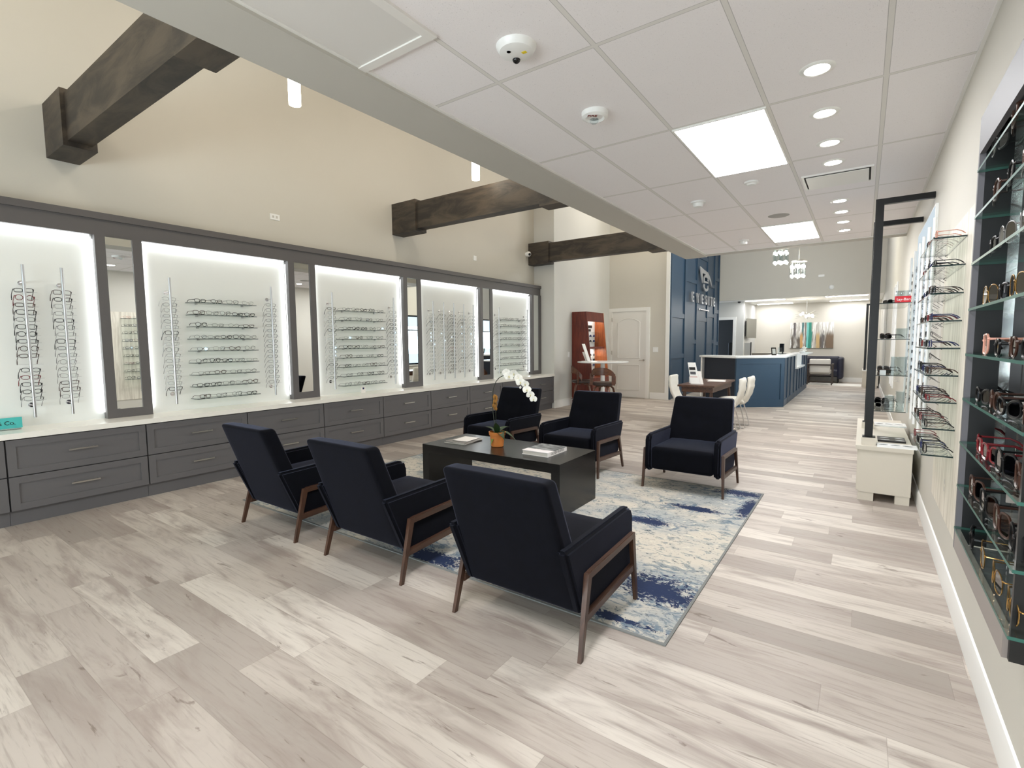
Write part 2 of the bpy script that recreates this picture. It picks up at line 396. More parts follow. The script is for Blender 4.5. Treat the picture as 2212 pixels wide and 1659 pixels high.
def struct(name, b, m): return tag(b.build(name, m), kind='structure')
def dup(root, loc, rot=None, label=None, group=None):
    r_ = root.copy(); C.objects.link(r_); r_.location = loc
    if rot is not None: r_.rotation_euler = rot if isinstance(rot, tuple) else (0, 0, rot)
    if label: r_['label'] = label
    if group: r_['group'] = group
    for ch in list(KIDS.get(root.name, root.children)):
        c_ = ch.copy(); C.objects.link(c_); c_.parent = r_
        for g_ in list(KIDS.get(ch.name, ch.children)):
            d_ = g_.copy(); C.objects.link(d_); d_.parent = c_
    return r_
KIDS = {}
def freeze(root):
    KIDS[root.name] = list(root.children)
    for ch in root.children: KIDS[ch.name] = list(ch.children)
def text_mesh(txt, size, ext, m, name='lettering', align='CENTER', offset=0.0):
    cu = bpy.data.curves.new(name, 'FONT'); cu.body = txt; cu.size = size; cu.extrude = ext; cu.align_x = align; cu.align_y = 'CENTER'; cu.offset = offset
    o = bpy.data.objects.new(name, cu); C.objects.link(o)
    dg = bpy.context.evaluated_depsgraph_get(); me = bpy.data.meshes.new_from_object(o.evaluated_get(dg)); bpy.data.objects.remove(o)
    me.materials.clear(); me.materials.append(m); return me
def place_mesh(name, me, mtx, parent=None):
    o = bpy.data.objects.new(name, me); C.objects.link(o); o.parent = parent; o.matrix_local = mtx; return o
def axes(xa, ya, loc):
    xa, ya = Vector(xa).normalized(), Vector(ya).normalized(); za = xa.cross(ya)
    m = Matrix((xa, ya, za)).transposed().to_4x4(); m.translation = Vector(loc); return m
def area(name, loc, size, power, col, rot=(0, 0, 0), sy=None, spread=None):
    d = bpy.data.lights.new(name, 'AREA'); d.energy = power; d.color = col; d.size = size
    if sy: d.shape = 'RECTANGLE'; d.size_y = sy
    if spread: d.spread = spread
    o = bpy.data.objects.new(name, d); C.objects.link(o); o.location = loc; o.rotation_euler = rot; return o
def spot(name, loc, power, col, ang=R(90), blend=0.6, r=0.04, rot=(0, 0, 0)):
    d = bpy.data.lights.new(name, 'SPOT'); d.energy = power; d.color = col; d.spot_size = ang; d.spot_blend = blend; d.shadow_soft_size = r
    o = bpy.data.objects.new(name, d); C.objects.link(o); o.location = loc; o.rotation_euler = rot; return o
def point(name, loc, power, col, r=0.05):
    d = bpy.data.lights.new(name, 'POINT'); d.energy = power; d.color = col; d.shadow_soft_size = r
    o = bpy.data.objects.new(name, d); C.objects.link(o); o.location = loc; return o
ORD = ['first', 'second', 'third', 'fourth', 'fifth', 'sixth', 'seventh', 'eighth', 'ninth', 'tenth', 'eleventh', 'twelfth', 'thirteenth', 'fourteenth', 'fifteenth', 'sixteenth', 'seventeenth']

# ================================================================== THE ROOM
HZ = 5.3
struct('floor', B().box(-6.1, 0.6, -3.4, 20.6, -0.06, 0), M_floor)
struct('wall_left', B().box(-6.08, -5.94, -3.4, 9.28, 0, HZ), M_wall)
struct('wall_left_return', B().box(-6.08, -5.44, 9.28, 12.12, 0, HZ), M_wallg)
struct('wall_door_side', B().box(-6.08, -3.885, 12.12, 17.0, 0, HZ), M_wall)
b = B(); b.box(-6.08, -5.2, -3.4, -3.28, 0, HZ); b.box(-0.2, 0.6, -3.4, -3.28, 0, HZ); b.box(-5.2, -.2, -3.4, -3.28, 0, .6); b.box(-5.2, -.2, -3.4, -3.28, 2.6, HZ)
struct('wall_back', b, M_wallg)
b = B(); b.box(-5.2, -.2, -3.36, -3.31, .6, .66); b.box(-5.2, -.2, -3.36, -3.31, 2.54, 2.6)
for q in (-5.2, -3.57, -1.93, -.26): b.box(q, q + .06, -3.36, -3.31, .66, 2.54)
w = struct('window_3', b, M_blackm)  # unseen window added behind the camera to go with the fill light
B().box(-5.2, -.2, -3.34, -3.335, .66, 2.54).build('pane', M_glass, w)
area('added_rear_fill', (-2.7, -3.5, 1.6), 4.8, 50, (.90, .95, 1), (R(90), 0, 0), 1.8)  # added fill light behind the camera, outside the unseen window
area('added_upward_fill', (-2.0, -3.5, 1.0), 4.8, 145, (.95, .96, 1), (R(122), 0, 0), 1.0)  # added fill tilted upward to brighten the ceiling
b = B(); XR0, XR1 = 0.438, 0.56
wy = [(10.75, 11.75, 0.75, 2.35), (14.95, 15.75, 0.75, 2.35)]
y0 = -3.28
for a, c_, z0, z1 in wy:
    b.box(XR0, XR1, y0, a, 0, HZ); b.box(XR0, XR1, a, c_, 0, z0); b.box(XR0, XR1, a, c_, z1, HZ); y0 = c_
b.box(XR0, XR1, y0, 20.5, 0, HZ)
struct('wall_right', b, M_wall)
for k, (a, c_, z0, z1) in enumerate(wy):
    b = B()
    for q in ((a, a + 0.05), (c_ - 0.05, c_)): b.box(XR0 + 0.02, XR0 + 0.07, q[0], q[1], z0, z1)
    b.box(XR0 + 0.02, XR0 + 0.07, a, c_, z0, z0 + 0.05); b.box(XR0 + 0.02, XR0 + 0.07, a, c_, z1 - 0.05, z1); b.box(XR0 + 0.02, XR0 + 0.07, a, c_, z1 - 0.5, z1 - 0.46)
    w = struct('window_%d' % (k + 1), b, M_blackm)
    B().box(XR0 + 0.04, XR0 + 0.046, a + 0.05, c_ - 0.05, z0 + 0.05, z1 - 0.05).build('pane', M_glass, w)
    B().box(XR0 - 0.03, XR0 + 0.10, a - 0.03, c_ + 0.03, z0 - 0.03, z0).build('window_sill', M_white, w)
struct('wall_far', B().box(-6.08, 0.56, 20.4, 20.52, 0, 2.75), M_wall)
struct('wall_header', B().box(-6.08, 0.438, 17.45, 17.6, 2.74, HZ), M_wall)
struct('ceiling_reception', B().box(-6.08, 0.438, 17.6, 20.4, 2.74, 2.8), M_white)
struct('ceiling_high', B().box(-6.08, 0.56, -3.4, 17.6, HZ, HZ + 0.1), M_wall)
struct('ceiling', B().box(-2.27, 0.438, -3.28, 8.95, 2.905, 2.95), M_tile)
struct('wall_soffit', B().box(-2.64, -2.27, -3.28, 9.12, 2.878, HZ), M_soff)
struct('wall_bulkhead', B().box(-2.27, 0.438, 8.95, 9.12, 2.888, HZ), M_soff)
b = B()   # perimeter angle along the tile grid
b.box(-2.27, -2.25, -3.28, 8.95, 2.895, 2.906); b.box(0.42, 0.438, -3.28, 8.95, 2.895, 2.906); b.box(-2.25, 0.42, 8.93, 8.95, 2.895, 2.906)
struct('trim_1', b, M_white)
# reception side room with a dark doorway
b = B(); b.box(-6.0, -4.28, 18.2, 18.3, 0, 2.74); b.box(-3.64, -3.31, 18.2, 18.3, 0, 2.74); b.box(-4.28, -3.64, 18.2, 18.3, 2.15, 2.74); b.box(-3.41, -3.31, 18.3, 20.4, 0, 2.74)
struct('wall_reception_side', b, M_wallg)
struct('wall_side_room', B().box(-5.4, -3.41, 20.3, 20.4, 0, 2.74), mat('darkened_room_wall', s(58, 57, 56), 0.7))  # dimness of the unlit room put into a dark wall colour
b = B(); b.box(-4.37, -4.28, 18.175, 18.2, 0, 2.24); b.box(-3.64, -3.55, 18.175, 18.2, 0, 2.24); b.box(-4.28, -3.64, 18.175, 18.2, 2.15, 2.24)
struct('trim_2', b, M_white)
struct('trim_3', B().box(-3.95, -3.862, 12.085, 12.12, 0, HZ), M_white)
# baseboards
def bboard(name, b): b.bevel(0.004, 1); return struct(name, b, M_white)
b = B(); b.prism([(0.4385, 0), (0.424, 0), (0.424, 0.115), (0.430, 0.132), (0.4385, 0.135)], 'y', -3.28, 20.4)
struct('baseboard_right', b, M_white)
b = B(); b.box(-5.44, -5.424, 9.28, 12.12, 0, 0.165); bboard('baseboard_left', b)
b = B(); b.box(-4.33, -3.95, 12.104, 12.12, 0, 0.16); bboard('baseboard_door_side', b)
b = B(); b.box(-3.31, 0.42, 20.384, 20.4, 0, 0.15); bboard('baseboard_far', b)
# navy board-and-batten wall
b = B(); b.box(-3.885, -3.862, 12.12, 17.0, 0, HZ)
ys = [12.13, 13.25, 14.37, 15.5, 16.35, 16.93]
for i, q in enumerate(ys): b.box(-3.862, -3.832, q, q + (0.10 if i < 5 else 0.07), 0, HZ)
for i in range(5):
    for z in (([0.05, 1.0, 2.02, 3.75], [0.05, 1.36, 3.0, 4.4], [0.05, 0.62, 2.0, 3.75], [0.05, 1.36, 2.15, 3.05], [0.05, 1.3, 2.3, 3.3])[i]):
        b.box(-3.862, -3.838, ys[i] + 0.10, ys[i + 1], z, z + 0.11)
struct('wall_accent', b, M_navy)

# door in the short wall
b = B()
b.box(-5.44, -5.35, 12.088, 12.12, 0, 2.285); b.box(-4.44, -4.35, 12.088, 12.12, 0, 2.285); b.box(-5.35, -4.44, 12.088, 12.12, 2.195, 2.285); b.bevel(0.004, 1)
d = struct('door_1', b, M_white)
b = B(); b.box(-5.35, -4.44, 12.108, 12.12, 0.012, 2.19)
def ring(b, x0, x1, z0, z1, arch, y=12.107):
    n = 14; top = []
    for k in range(n + 1):
        t = k / n; xx = x0 + (x1 - x0) * t; top.append((xx, z1 + arch * (1 - (2 * t - 1) ** 2) - arch))
    pts = [(x0, y, z0), (x1, y, z0)] + [(p[0], y, p[1]) for p in top[::-1]]
    b.tube(pts, 0.011, 6, closed=True)
b.mi = 0; ring(b, -5.19, -4.61, 1.02, 2.02, 0.10); ring(b, -5.19, -4.61, 0.20, 0.84, 0.0)
dl = b.build('door_leaf', M_wdoor, d)
b = B(); b.cyl((-4.50, 12.108, 0.965), 0.028, -0.012, 16, 'y'); b.tube([(-4.50, 12.10, 0.965), (-4.50, 12.06, 0.965), (-4.60, 12.055, 0.965)], 0.009, 8)
b.build('door_handle', M_steel, d)
b = B()
for z in (0.25, 1.1, 1.95): b.box(-5.362, -5.345, 12.082, 12.11, z, z + 0.1)
b.build('hinge', M_steel, d)

# roof beams
def beam(y0, label):
    t = thing('ceiling_beam', label, 'beam', (-5.94, y0, 3.08), 0, 'dark wooden beams crossing the high volume')
    b = B(); b.box(0.0, 3.30, 0.03, 0.195, 0.04, 0.42); b.build('beam_shaft', M_beam, t)
    b = B(); b.box(0.0, 0.50, 0, 0.228, 0, 0.455); b.bevel(0.006, 1); b.build('end_cap', M_beam, t)
    b = B(); b.box(2.64, 3.30, 0, 0.228, 0, 0.455); b.bevel(0.006, 1); b.build('end_cap', M_beam, t)
beam(1.335, 'dark stained wooden beam nearest the camera, above the two leftmost eyeglass rods')
beam(5.275, 'dark stained wooden beam in the middle, above the third mirror frame')
beam(9.05, 'dark stained wooden beam farthest from the camera, beside the round wall camera')

# ================================================================== LIGHTS WITH THEIR LAMPS
def troffer(x0, y0, label, power):
    t = thing('ceiling_light_panel', label, 'ceiling light', (x0 + 0.29, y0 + 0.6, 2.90), 0, 'rectangular ceiling light panels')
    b = B(); X, Y = 0.285, 0.595
    b.box(-X - .012, X + .012, -Y - .012, -Y, -.008, .004); b.box(-X - .012, X + .012, Y, Y + .012, -.008, .004); b.box(-X - .012, -X, -Y, Y, -.008, .004); b.box(X, X + .012, -Y, Y, -.008, .004)
    b.build('frame', M_white, t)
    B().box(-X, X, -Y, Y, -.004, .0).build('diffuser', M_lglow, t)
    a = area('panel_light', (x0 + 0.29, y0 + 0.6, 2.885), 0.56, power, NEUT, (0, 0, 0), 1.18); a.parent = t; a.location = (0, 0, -0.012)
    a.visible_camera = True
troffer(-1.153, 3.625, 'large bright ceiling light panel nearer the camera', 22)
troffer(-1.153, 7.29, 'smaller looking bright ceiling light panel farther down the tile ceiling', 24)
troffer(-1.153, -0.04, 'bright ceiling light panel overhead of the camera', 26)
# recessed downlights
dls = [3.303, 3.951, 4.553, 5.06, 6.465, 7.016, 7.62, 8.204]
for i, y in enumerate(dls):
    t = thing('recessed_downlight', 'round recessed downlight, %s from the camera in the row of eight near the right wall' % (ORD[i] if i else 'nearest'), 'downlight', (-0.268, y, 2.905), 0, 'recessed downlights in the tile ceiling')
    b = B(); b.lathe([(0.060, -0.003), (0.062, -0.007), (0.082, -0.005), (0.088, 0.0)], n=28); b.build('trim_ring', M_white, t)
    B().lathe([(0.0, -0.0035), (0.060, -0.0035)], n=24).build('lens', M_dglow, t)
    sp = spot('downlight_beam', (0, 0, -0.02), 6, NEUT, R(105), 0.8, 0.05); sp.parent = t
# pendants in the high volume
def pendant(y, label):
    t = thing('cylinder_pendant', label, 'pendant light', (-4.10, y, 3.49), 0, 'white cylinder pendants')
    b = B(); b.lathe([(0.047, 0.0), (0.05, 0.0), (0.05, 0.62), (0.0, 0.63)], n=24); b.build('shade', M_pglow, t)
    B().lathe([(0.0, 0.004), (0.045, 0.004)], n=20).build('lamp_face', M_dglow, t)
    B().cyl((0, 0, 0.63), 0.004, HZ - 3.49 - 0.63, 8).build('cord', M_whitepl, t)
    point('pendant_lamp', (0, 0, 0.75), 20, WARM, 0.06).parent = t
    sp = spot('pendant_beam', (0, 0, -0.03), 13, WARM, R(95), 0.7, 0.05); sp.parent = t
pendant(2.585, 'white glowing cylinder pendant nearer the camera, between two dark beams')
pendant(5.045, 'white glowing cylinder pendant farther away, just above the middle dark beam')
for xx, yy, pw in ((-4.4, -0.2, 34), (-4.2, 7.6, 20), (-4.2, 10.8, 26)): point('high_wall_fill', (xx, yy, 4.8), pw, WARM, 0.15)  # unseen fill lights added to brighten the high walls, no fixtures
point('lobby_point_light', (-1.6, 13.0, 4.6), 110, NEUT, 0.3)  # bare point light above the lobby, without a fixture
# reception linear lights
for i, (x, y, w) in enumerate(((-2.66, 17.98, 1.16), (-2.62, 19.88, 1.12), (-0.46, 17.8, 1.07), (-0.45, 19.95, 1.07))):
    lb = ['front left', 'rear left', 'front right', 'rear right'][i]
    t = thing('linear_ceiling_light', 'long white linear light on the reception ceiling, %s one of four' % lb, 'ceiling light', (x, y, 2.74), 0, 'linear lights on the reception ceiling')
    B().box(-w / 2, w / 2, -0.10, 0.10, -0.012, 0).build('housing', M_white, t)
    B().box(-w / 2 + .01, w / 2 - .01, -0.09, 0.09, -0.02, -0.012).build('diffuser', M_lin, t)
    a = area('linear_light', (0, 0, -0.03), w - .05, 10, NEUT, (0, 0, 0), 0.16); a.parent = t
# daylight entering by the two side windows
for (a, c_, z0, z1) in wy:
    area('window_daylight', (XR1 + 0.12, (a + c_) / 2, (z0 + z1) / 2), c_ - a - .1, 40, DAY, (0, R(90), 0), z1 - z0 - .1)

# ceiling devices
t = thing('dome_ceiling_camera', 'round white fisheye ceiling camera with a small yellow sticker', 'camera', (-1.484, 2.162, 2.905))
b = B(); b.lathe([(0.0, -0.038), (0.06, -0.038), (0.085, -0.030), (0.10, -0.008), (0.102, 0)], n=32); b.build('housing', M_whitepl, t)
b = B(); b.ball((-0.027, 0.040, -0.036), 0.021, 14); b.build('lens', M_blackgl, t)
b = B(); b.lathe([(0.0, -0.0385), (0.011, -0.0385)], c=(-0.018, -0.040, -0.001), n=12); b.build('sensor', mat('sensor_grey', s(110, 108, 105), .4), t)
b = B(); b.box(0.030, 0.054, 0.0, 0.018, -0.0395, -0.0375); b.build('sticker', mat('yellow_sticker', s(225, 200, 40), .5), t)
t = thing('fire_strobe', 'round white fire alarm strobe lettered FIRE in red', 'fire alarm', (-1.482, 3.054, 2.905))
b = B(); b.lathe([(0.0, -0.030), (0.05, -0.030), (0.062, -0.040), (0.084, -0.030), (0.086, 0)], n=32); b.build('housing', M_whitepl, t)
b = B(); b.lathe([(0.0, -0.058), (0.014, -0.056), (0.028, -0.044), (0.030, -0.030)], c=(-0.020, 0.030, 0), n=16); b.build('strobe_lens', M_acryl, t)
place_mesh('lettering', text_mesh('FIRE', 0.034, 0.0008, M_redink, offset=0.0006), axes((0.82, 0.56, 0), (0.56, -0.82, 0), (0.006, -0.050, -0.0412)), t)
def smoke(x, y, r, h, label):
    t = thing('smoke_detector', label, 'smoke detector', (x, y, 2.905), 0, 'small white ceiling detectors')
    b = B(); b.lathe([(r * .75, -.018), (r, -.014), (r * 1.02, 0)], n=24); b.build('base', M_whitepl, t)
    b = B(); b.lathe([(0, -h), (r * .55, -h), (r * .68, -h + .012), (r * .72, -.016)], n=24); b.build('sensor_head', M_whitepl, t)
smoke(-0.918, 5.21, 0.062, 0.03, 'small low white detector between the two ceiling light panels')
smoke(-1.501, 5.593, 0.075, 0.055, 'white two tier smoke detector in the tile row left of the light panels')
smoke(-1.503, 8.094, 0.07, 0.06, 'white detector with a bright tip, farthest one near the ceiling end')
b = B(); b.lathe([(0, -.004), (0.10, -.005), (0.115, 0)], c=(-0.886, 6.786, 2.905), n=28); tag(b.build('ceiling_speaker', mat('speaker_grille', s(168, 165, 161), .8)), 'flat round grey speaker grille in the tile ceiling before the far light panel', 'speaker')
t = thing('air_vent', 'rectangular white air diffuser set in a short ceiling tile', 'air vent', (-0.255, 5.56, 2.905))
b = B(); b.box(-.27, .27, -.235, -.215, -.012, 0); b.box(-.27, .27, .215, .235, -.012, 0); b.box(-.27, -.25, -.215, .215, -.012, 0); b.box(.25, .27, -.215, .215, -.012, 0); b.build('frame', M_white, t)
b = B(); b.box(-.235, .235, -.20, .20, -.020, -.014); b.build('face_plate', M_white, t)
B().box(-.25, .25, -.215, .215, -.003, 0).build('dark_throat', mat('vent_shadow', s(50, 48, 46), .8), t)
t = thing('return_air_grille', 'square plain return grille at the top edge, beside the soffit', 'air vent', (-2.04, 1.27, 2.905))
b = B(); b.box(-.30, .30, -.59, -.54, -.014, 0); b.box(-.30, .30, .54, .59, -.014, 0); b.box(-.30, -.25, -.54, .54, -.014, 0); b.box(.25, .30, -.54, .54, -.014, 0); b.bevel(0.005, 1); b.build('frame', mat('grille_frame', s(226, 223, 219), .6), t)
B().box(-.25, .25, -.54, .54, -.006, 0).build('panel', mat('grille_panel', s(216, 213, 209), .6), t)
# wall devices
t = thing('wall_outlet', 'white double outlet plate high on the left wall', 'outlet', (-5.94, 3.41, 2.98))
B().box(0, .008, -.06, .06, -.035, .035).bevel(.003, 1).build('cover_plate', M_whitepl, t)
for q in (-.034, .012): B().box(.008, .0095, q, q + .022, -.014, .014).build('socket', mat('socket_grey', s(190, 186, 180), .5), t)
b = B(); b.box(-5.94, -5.93, 7.20, 7.285, 2.95, 3.035); b.bevel(.003, 1); tag(b.build('blank_wall_plate', M_whitepl), 'square blank white plate high on the left wall by the far bays', 'wall plate')
t = thing('bullet_wall_camera', 'small round white security camera on the left wall beside the far beam', 'camera', (-5.94, 8.97, 3.30))
b = B(); b.cyl((0, 0, 0), 0.045, 0.03, 20, 'x'); b.build('mount', M_whitepl, t)
b = B(); b.ball((0.06, 0.0, 0), 0.056, 18); b.build('housing', M_whitepl, t)
b = B(); b.ball((0.094, -0.022, -0.010), 0.028, 14); b.build('lens', M_blackgl, t)
def switch(loc, w, label, ax):
    t = thing('light_switch', label, 'light switch', loc)
    if ax == 'y': B().box(-w / 2, w / 2, -.008, 0, -.06, .06).build('cover_plate', M_whitepl, t); B().box(-.012, .012, -.013, -.008, -.025, .025).build('toggle', M_whitepl, t)
    else: B().box(0, .008, -w / 2, w / 2, -.06, .06).build('cover_plate', M_whitepl, t); B().box(.008, .013, -.012, .012, -.025, .025).build('toggle', M_whitepl, t)
switch((-4.20, 12.12, 1.23), 0.13, 'white double switch plate right of the white door', 'y')
switch((-5.44, 9.93, 1.15), 0.075, 'white switch plate on the grey wall left of the red-brown tower', 'x')
t = thing('wall_outlet', 'white outlet plate low on the right wall', 'outlet', (0.438, 3.87, 0.55))
B().box(-.007, 0, -.035, .035, -.058, .058).bevel(.002, 1).build('cover_plate', M_whitepl, t)
for q in (.008, -.036): B().box(-.009, -.007, -.014, .014, q, q + .028).build('socket', mat('socket_grey', s(190, 186, 180), .5), t)

# ================================================================== BASE CABINETS
FX = -5.45
names_c = ['leftmost, cut by the frame', 'left end of the run', 'second from the left', 'behind the first armchair back', 'third mirror side', 'middle of the run', 'right of the middle', 'behind the orchid', 'behind the tufted armchair', 'far right end']
cab_y = [1.774 + 0.9383 * k for k in range(-2, 9)]
clabels = ['grey two-drawer base cabinet, leftmost and cut by the picture edge', 'grey two-drawer base cabinet under the two leftmost eyeglass rods',
           'grey two-drawer base cabinet under the leftmost mirror frame', 'grey two-drawer base cabinet under the first set of glass shelves', 'grey two-drawer base cabinet under the second mirror frame',
           'grey two-drawer base cabinet under the second set of glass shelves', 'grey two-drawer base cabinet under the third mirror frame', 'grey two-drawer base cabinet under the five close rods',
           'grey two-drawer base cabinet under the fourth mirror frame', 'grey two-drawer base cabinet at the far end by the return wall']
proto_c = None
for k in range(10):
    if proto_c is None:
        t = thing('base_cabinet', clabels[k], 'cabinet', (-5.5, cab_y[k], 0), 0, 'grey base cabinets along the left wall')
        b = B(); b.box(-0.43, 0.03, 0.001, 0.937, 0.118, 0.697); b.build('body', M_gap, t)
        b = B(); b.box(-0.41, 0.005, 0.001, 0.937, 0.0, 0.117); b.build('toe_kick', M_drawer, t)
        for z0, z1 in ((0.402, 0.690), (0.124, 0.394)):
            b = B(); x0, x1, xr = 0.03, 0.052, 0.043
            ya, yb = 0.005, 0.933; f = 0.055
            b.box(x0, x1, ya, ya + f, z0, z1); b.box(x0, x1, yb - f, yb, z0, z1); b.box(x0, x1, ya + f, yb - f, z0, z0 + f); b.box(x0, x1, ya + f, yb - f, z1 - f, z1); b.box(x0, xr, ya + f, yb - f, z0 + f, z1 - f)
            dr = b.build('drawer', M_drawer, t)
            b = B(); zc = (z0 + z1) / 2 + 0.012; b.box(x1 + .022, x1 + .032, .372, .568, zc - .006, zc + .006); b.box(xr, x1 + .022, .39, .40, zc - .005, zc + .005); b.box(xr, x1 + .022, .54, .55, zc - .005, zc + .005); b.build('handle', M_steel, dr)
        proto_c = t; freeze(t)
    else: dup(proto_c, (-5.5, cab_y[k], 0), None, clabels[k])
b = B(); b.box(-5.94, -5.425, -0.12, 9.28, 0.70, 0.745); b.bevel(.004, 2); tag(b.build('countertop', mat('white_quartz', s(232, 229, 221), .22)), 'long white quartz countertop running over the grey drawers', 'countertop')

# ================================================================== WALL DISPLAY
t = thing('display_cornice', 'long dark grey cornice capping the lit display bays', 'cornice', (-5.94, -0.12, 2.43))
b = B(); b.box(0, 0.185, 0, 9.39, 0.155, 0.215); b.bevel(.004, 1); b.build('crown', M_grey, t)
b = B(); b.box(0.0, 0.165, 0, 9.385, 0.012, 0.155); b.build('fascia', M_grey, t)
frames = [(1.58, 1.945), (3.447, 3.813), (5.305, 5.675), (7.165, 7.54), (8.90, 9.265)]
flab = ['tall narrow mirror in a dark grey frame, leftmost of the five', 'tall narrow mirror in a dark grey frame, second from the left', 'tall narrow mirror in a dark grey frame, third and middle of five',
        'tall narrow mirror in a dark grey frame, fourth from the left', 'tall narrow mirror in a dark grey frame at the far end of the display']
for i, (a, c_) in enumerate(frames):
    t = thing('mirror_frame', flab[i], 'mirror', (-5.90, a, 0.745), 0, 'framed mirrors between the lit display bays')
    w = c_ - a; e = 0.078; x0, x1 = 0.0, 0.14; zt = 1.697
    b = B(); b.box(x0, x1, 0, e, 0, zt); b.box(x0, x1, w - e, w, 0, zt); b.box(x0, x1, e, w - e, 0, 0.082); b.box(x0, x1, e, w - e, zt - 0.006, zt); b.build('frame', M_grey, t)
    B().box(x0, x1 - .012, e, w - e, 0.082, zt - .006).build('mirror_glass', M_mirror, t)
LEDP = 0.55
bays = [(-0.12, 1.58), (1.945, 3.447), (3.813, 5.305), (5.675, 7.165), (7.54, 8.90)]
blab = ['backlit white display panel behind the two leftmost rods', 'backlit white display panel behind the first glass shelf stack', 'backlit white display panel behind the second glass shelf stack', 'backlit white display panel behind five close rods', 'backlit white display panel farthest along, behind the orchid']
for i, (a, c_) in enumerate(bays):
    t = thing('backlit_display_panel', blab[i], 'display panel', (-5.93, a, 0.745), 0, 'backlit white panels of the wall display')
    w = c_ - a
    b = B(); b.box(0, 0.085, 0.0, w, 0, 1.70); b.build('white_board', M_panel, t)
    # slim LED strips tucked behind the frames and fascia
    B().box(0.10, 0.112, 0.02, w - 0.02, 1.685, 1.696).build('led_strip', M_led, t)
    for ya in (0.001, w - 0.005): B().box(0.10, 0.112, ya, ya + .004, 0.06, 1.66).build('led_strip', M_led, t)
    L1 = area('led_top', (0, 0, 0), w - .06, LEDP * 1.1 * w, COOL, (0, 0, 0), 0.012); L1.parent = t; L1.matrix_local = axes((0, 1, 0), (-1, 0, 0.35), (0.106, w / 2, 1.682))
    for sg, ya in ((1, 0.009), (-1, w - 0.009)):
        L2 = area('led_side', (0, 0, 0), 1.58, LEDP * 1.3, COOL, (0, 0, 0), 0.012); L2.parent = t
        L2.matrix_local = axes((0, 0, 1), (-sg, -0.30, 0), (0.106, ya, 0.85))

# ================================================================== EYEWEAR
COLS = {
 'black': mat('eyewear_black', s(12, 12, 13), 0.4, Specular_IOR_Level=0.3), 'tortoise': mat('eyewear_tortoise', s(58, 34, 24), 0.4), 'gunmetal': mat('eyewear_gunmetal', s(62, 62, 66), 0.4, Specular_IOR_Level=0.3),
 'silver': mat('eyewear_silver', s(128, 126, 124), 0.35, 0.4), 'clear': mat('eyewear_clear_acetate', s(196, 198, 196), 0.2, Alpha=0.55), 'red': mat('eyewear_burgundy', s(112, 30, 36), 0.25),
 'blue': mat('eyewear_navy', s(32, 40, 84), 0.25), 'gold': mat('eyewear_gold', s(190, 150, 90), 0.25, 0.9), 'pink': mat('eyewear_blush', s(206, 150, 132), 0.3)}
SHAPES = {'rectangular': (0.0255, 0.0155, 3.6, 0.0), 'oval': (0.0250, 0.0175, 2.2, 0.0), 'round': (0.0230, 0.0215, 2.0, 0.0), 'square': (0.0260, 0.0195, 3.4, 0.0), 'cat-eye': (0.0262, 0.0185, 2.6, 0.28),
          'aviator': (0.0285, 0.0250, 2.4, -0.12), 'oversized': (0.0300, 0.0260, 3.0, 0.06)}
def lens_pts(sh, sx, k=1.0, n=22):
    hw, hh, e, ce = SHAPES[sh]; P = []
    for i in range(n):
        a = 2 * PI * i / n; ca, sa = math.cos(a), math.sin(a)
        x = hw * k * math.copysign(abs(ca) ** (2 / e), ca); z = hh * k * math.copysign(abs(sa) ** (2 / e), sa)
        z += ce * max(0.0, z) * (x / hw) + (0 if ce >= 0 else abs(ce) * z * (x / hw) * 0.4)
        xx = sx * (0.0335 + x); P.append((xx, 1.5 * xx * xx, z))
    return P
def eye_parts(sh, thick, droop, TL=0.125):
    hw, hh, e, ce = SHAPES[sh]; out = {}
    b = B()
    for sx in (-1, 1): b.tube(lens_pts(sh, sx), thick, 5, closed=True)
    xi = 0.0335 - hw
    b.tube([(-xi - .001, 0.0, hh * .25), (-xi * .5, -.002, hh * .42), (xi * .5, -.002, hh * .42), (xi + .001, 0.0, hh * .25)], thick * 1.1, 5)
    xo = 0.0335 + hw; yo = 1.5 * xo * xo; zt = hh * .55
    for sx in (-1, 1): b.tube([(sx * (xo - .003), yo - .001, zt), (sx * (xo + .005), yo + .004, zt)], thick * 1.3, 5)
    out['f'] = b
    for nm, sx in (('t0', -1), ('t1', 1)):
        b = B(); dz = -math.tan(droop); X = sx * (xo + .005); c_ = math.cos(droop); L = TL * c_
        pts = [(X, yo + .003, zt), (X * 1.03, yo + L * .35, zt + dz * L * .35), (X * 1.03, yo + L * .68, zt + dz * L * .68), (X * 1.0, yo + L * .86, zt + dz * L * .86 - .008), (X * .98, yo + L, zt + dz * L - .022)]
        b.tube(pts, [thick * 1.2, thick * .9, thick * .9, thick * 1.3, thick * 1.2], 5); out[nm] = b
    for nm, sx in (('l0', -1), ('l1', 1)):
        b = B(); P = lens_pts(sh, sx, 0.98); f = b.bm.faces.new([b.bm.verts.new(p) for p in P])
        bk = b.bm.faces.new([b.bm.verts.new((p[0], p[1] + .0015, p[2])) for p in P][::-1]); out[nm] = b
    return out
_em = {}
def eye_mesh(key, build):
    if key not in _em: _em[key] = build()
    return _em[key]
def link_mesh(name, me, parent=None):
    o = bpy.data.objects.new(name, me); C.objects.link(o)
    if parent: o.parent = parent
    return o
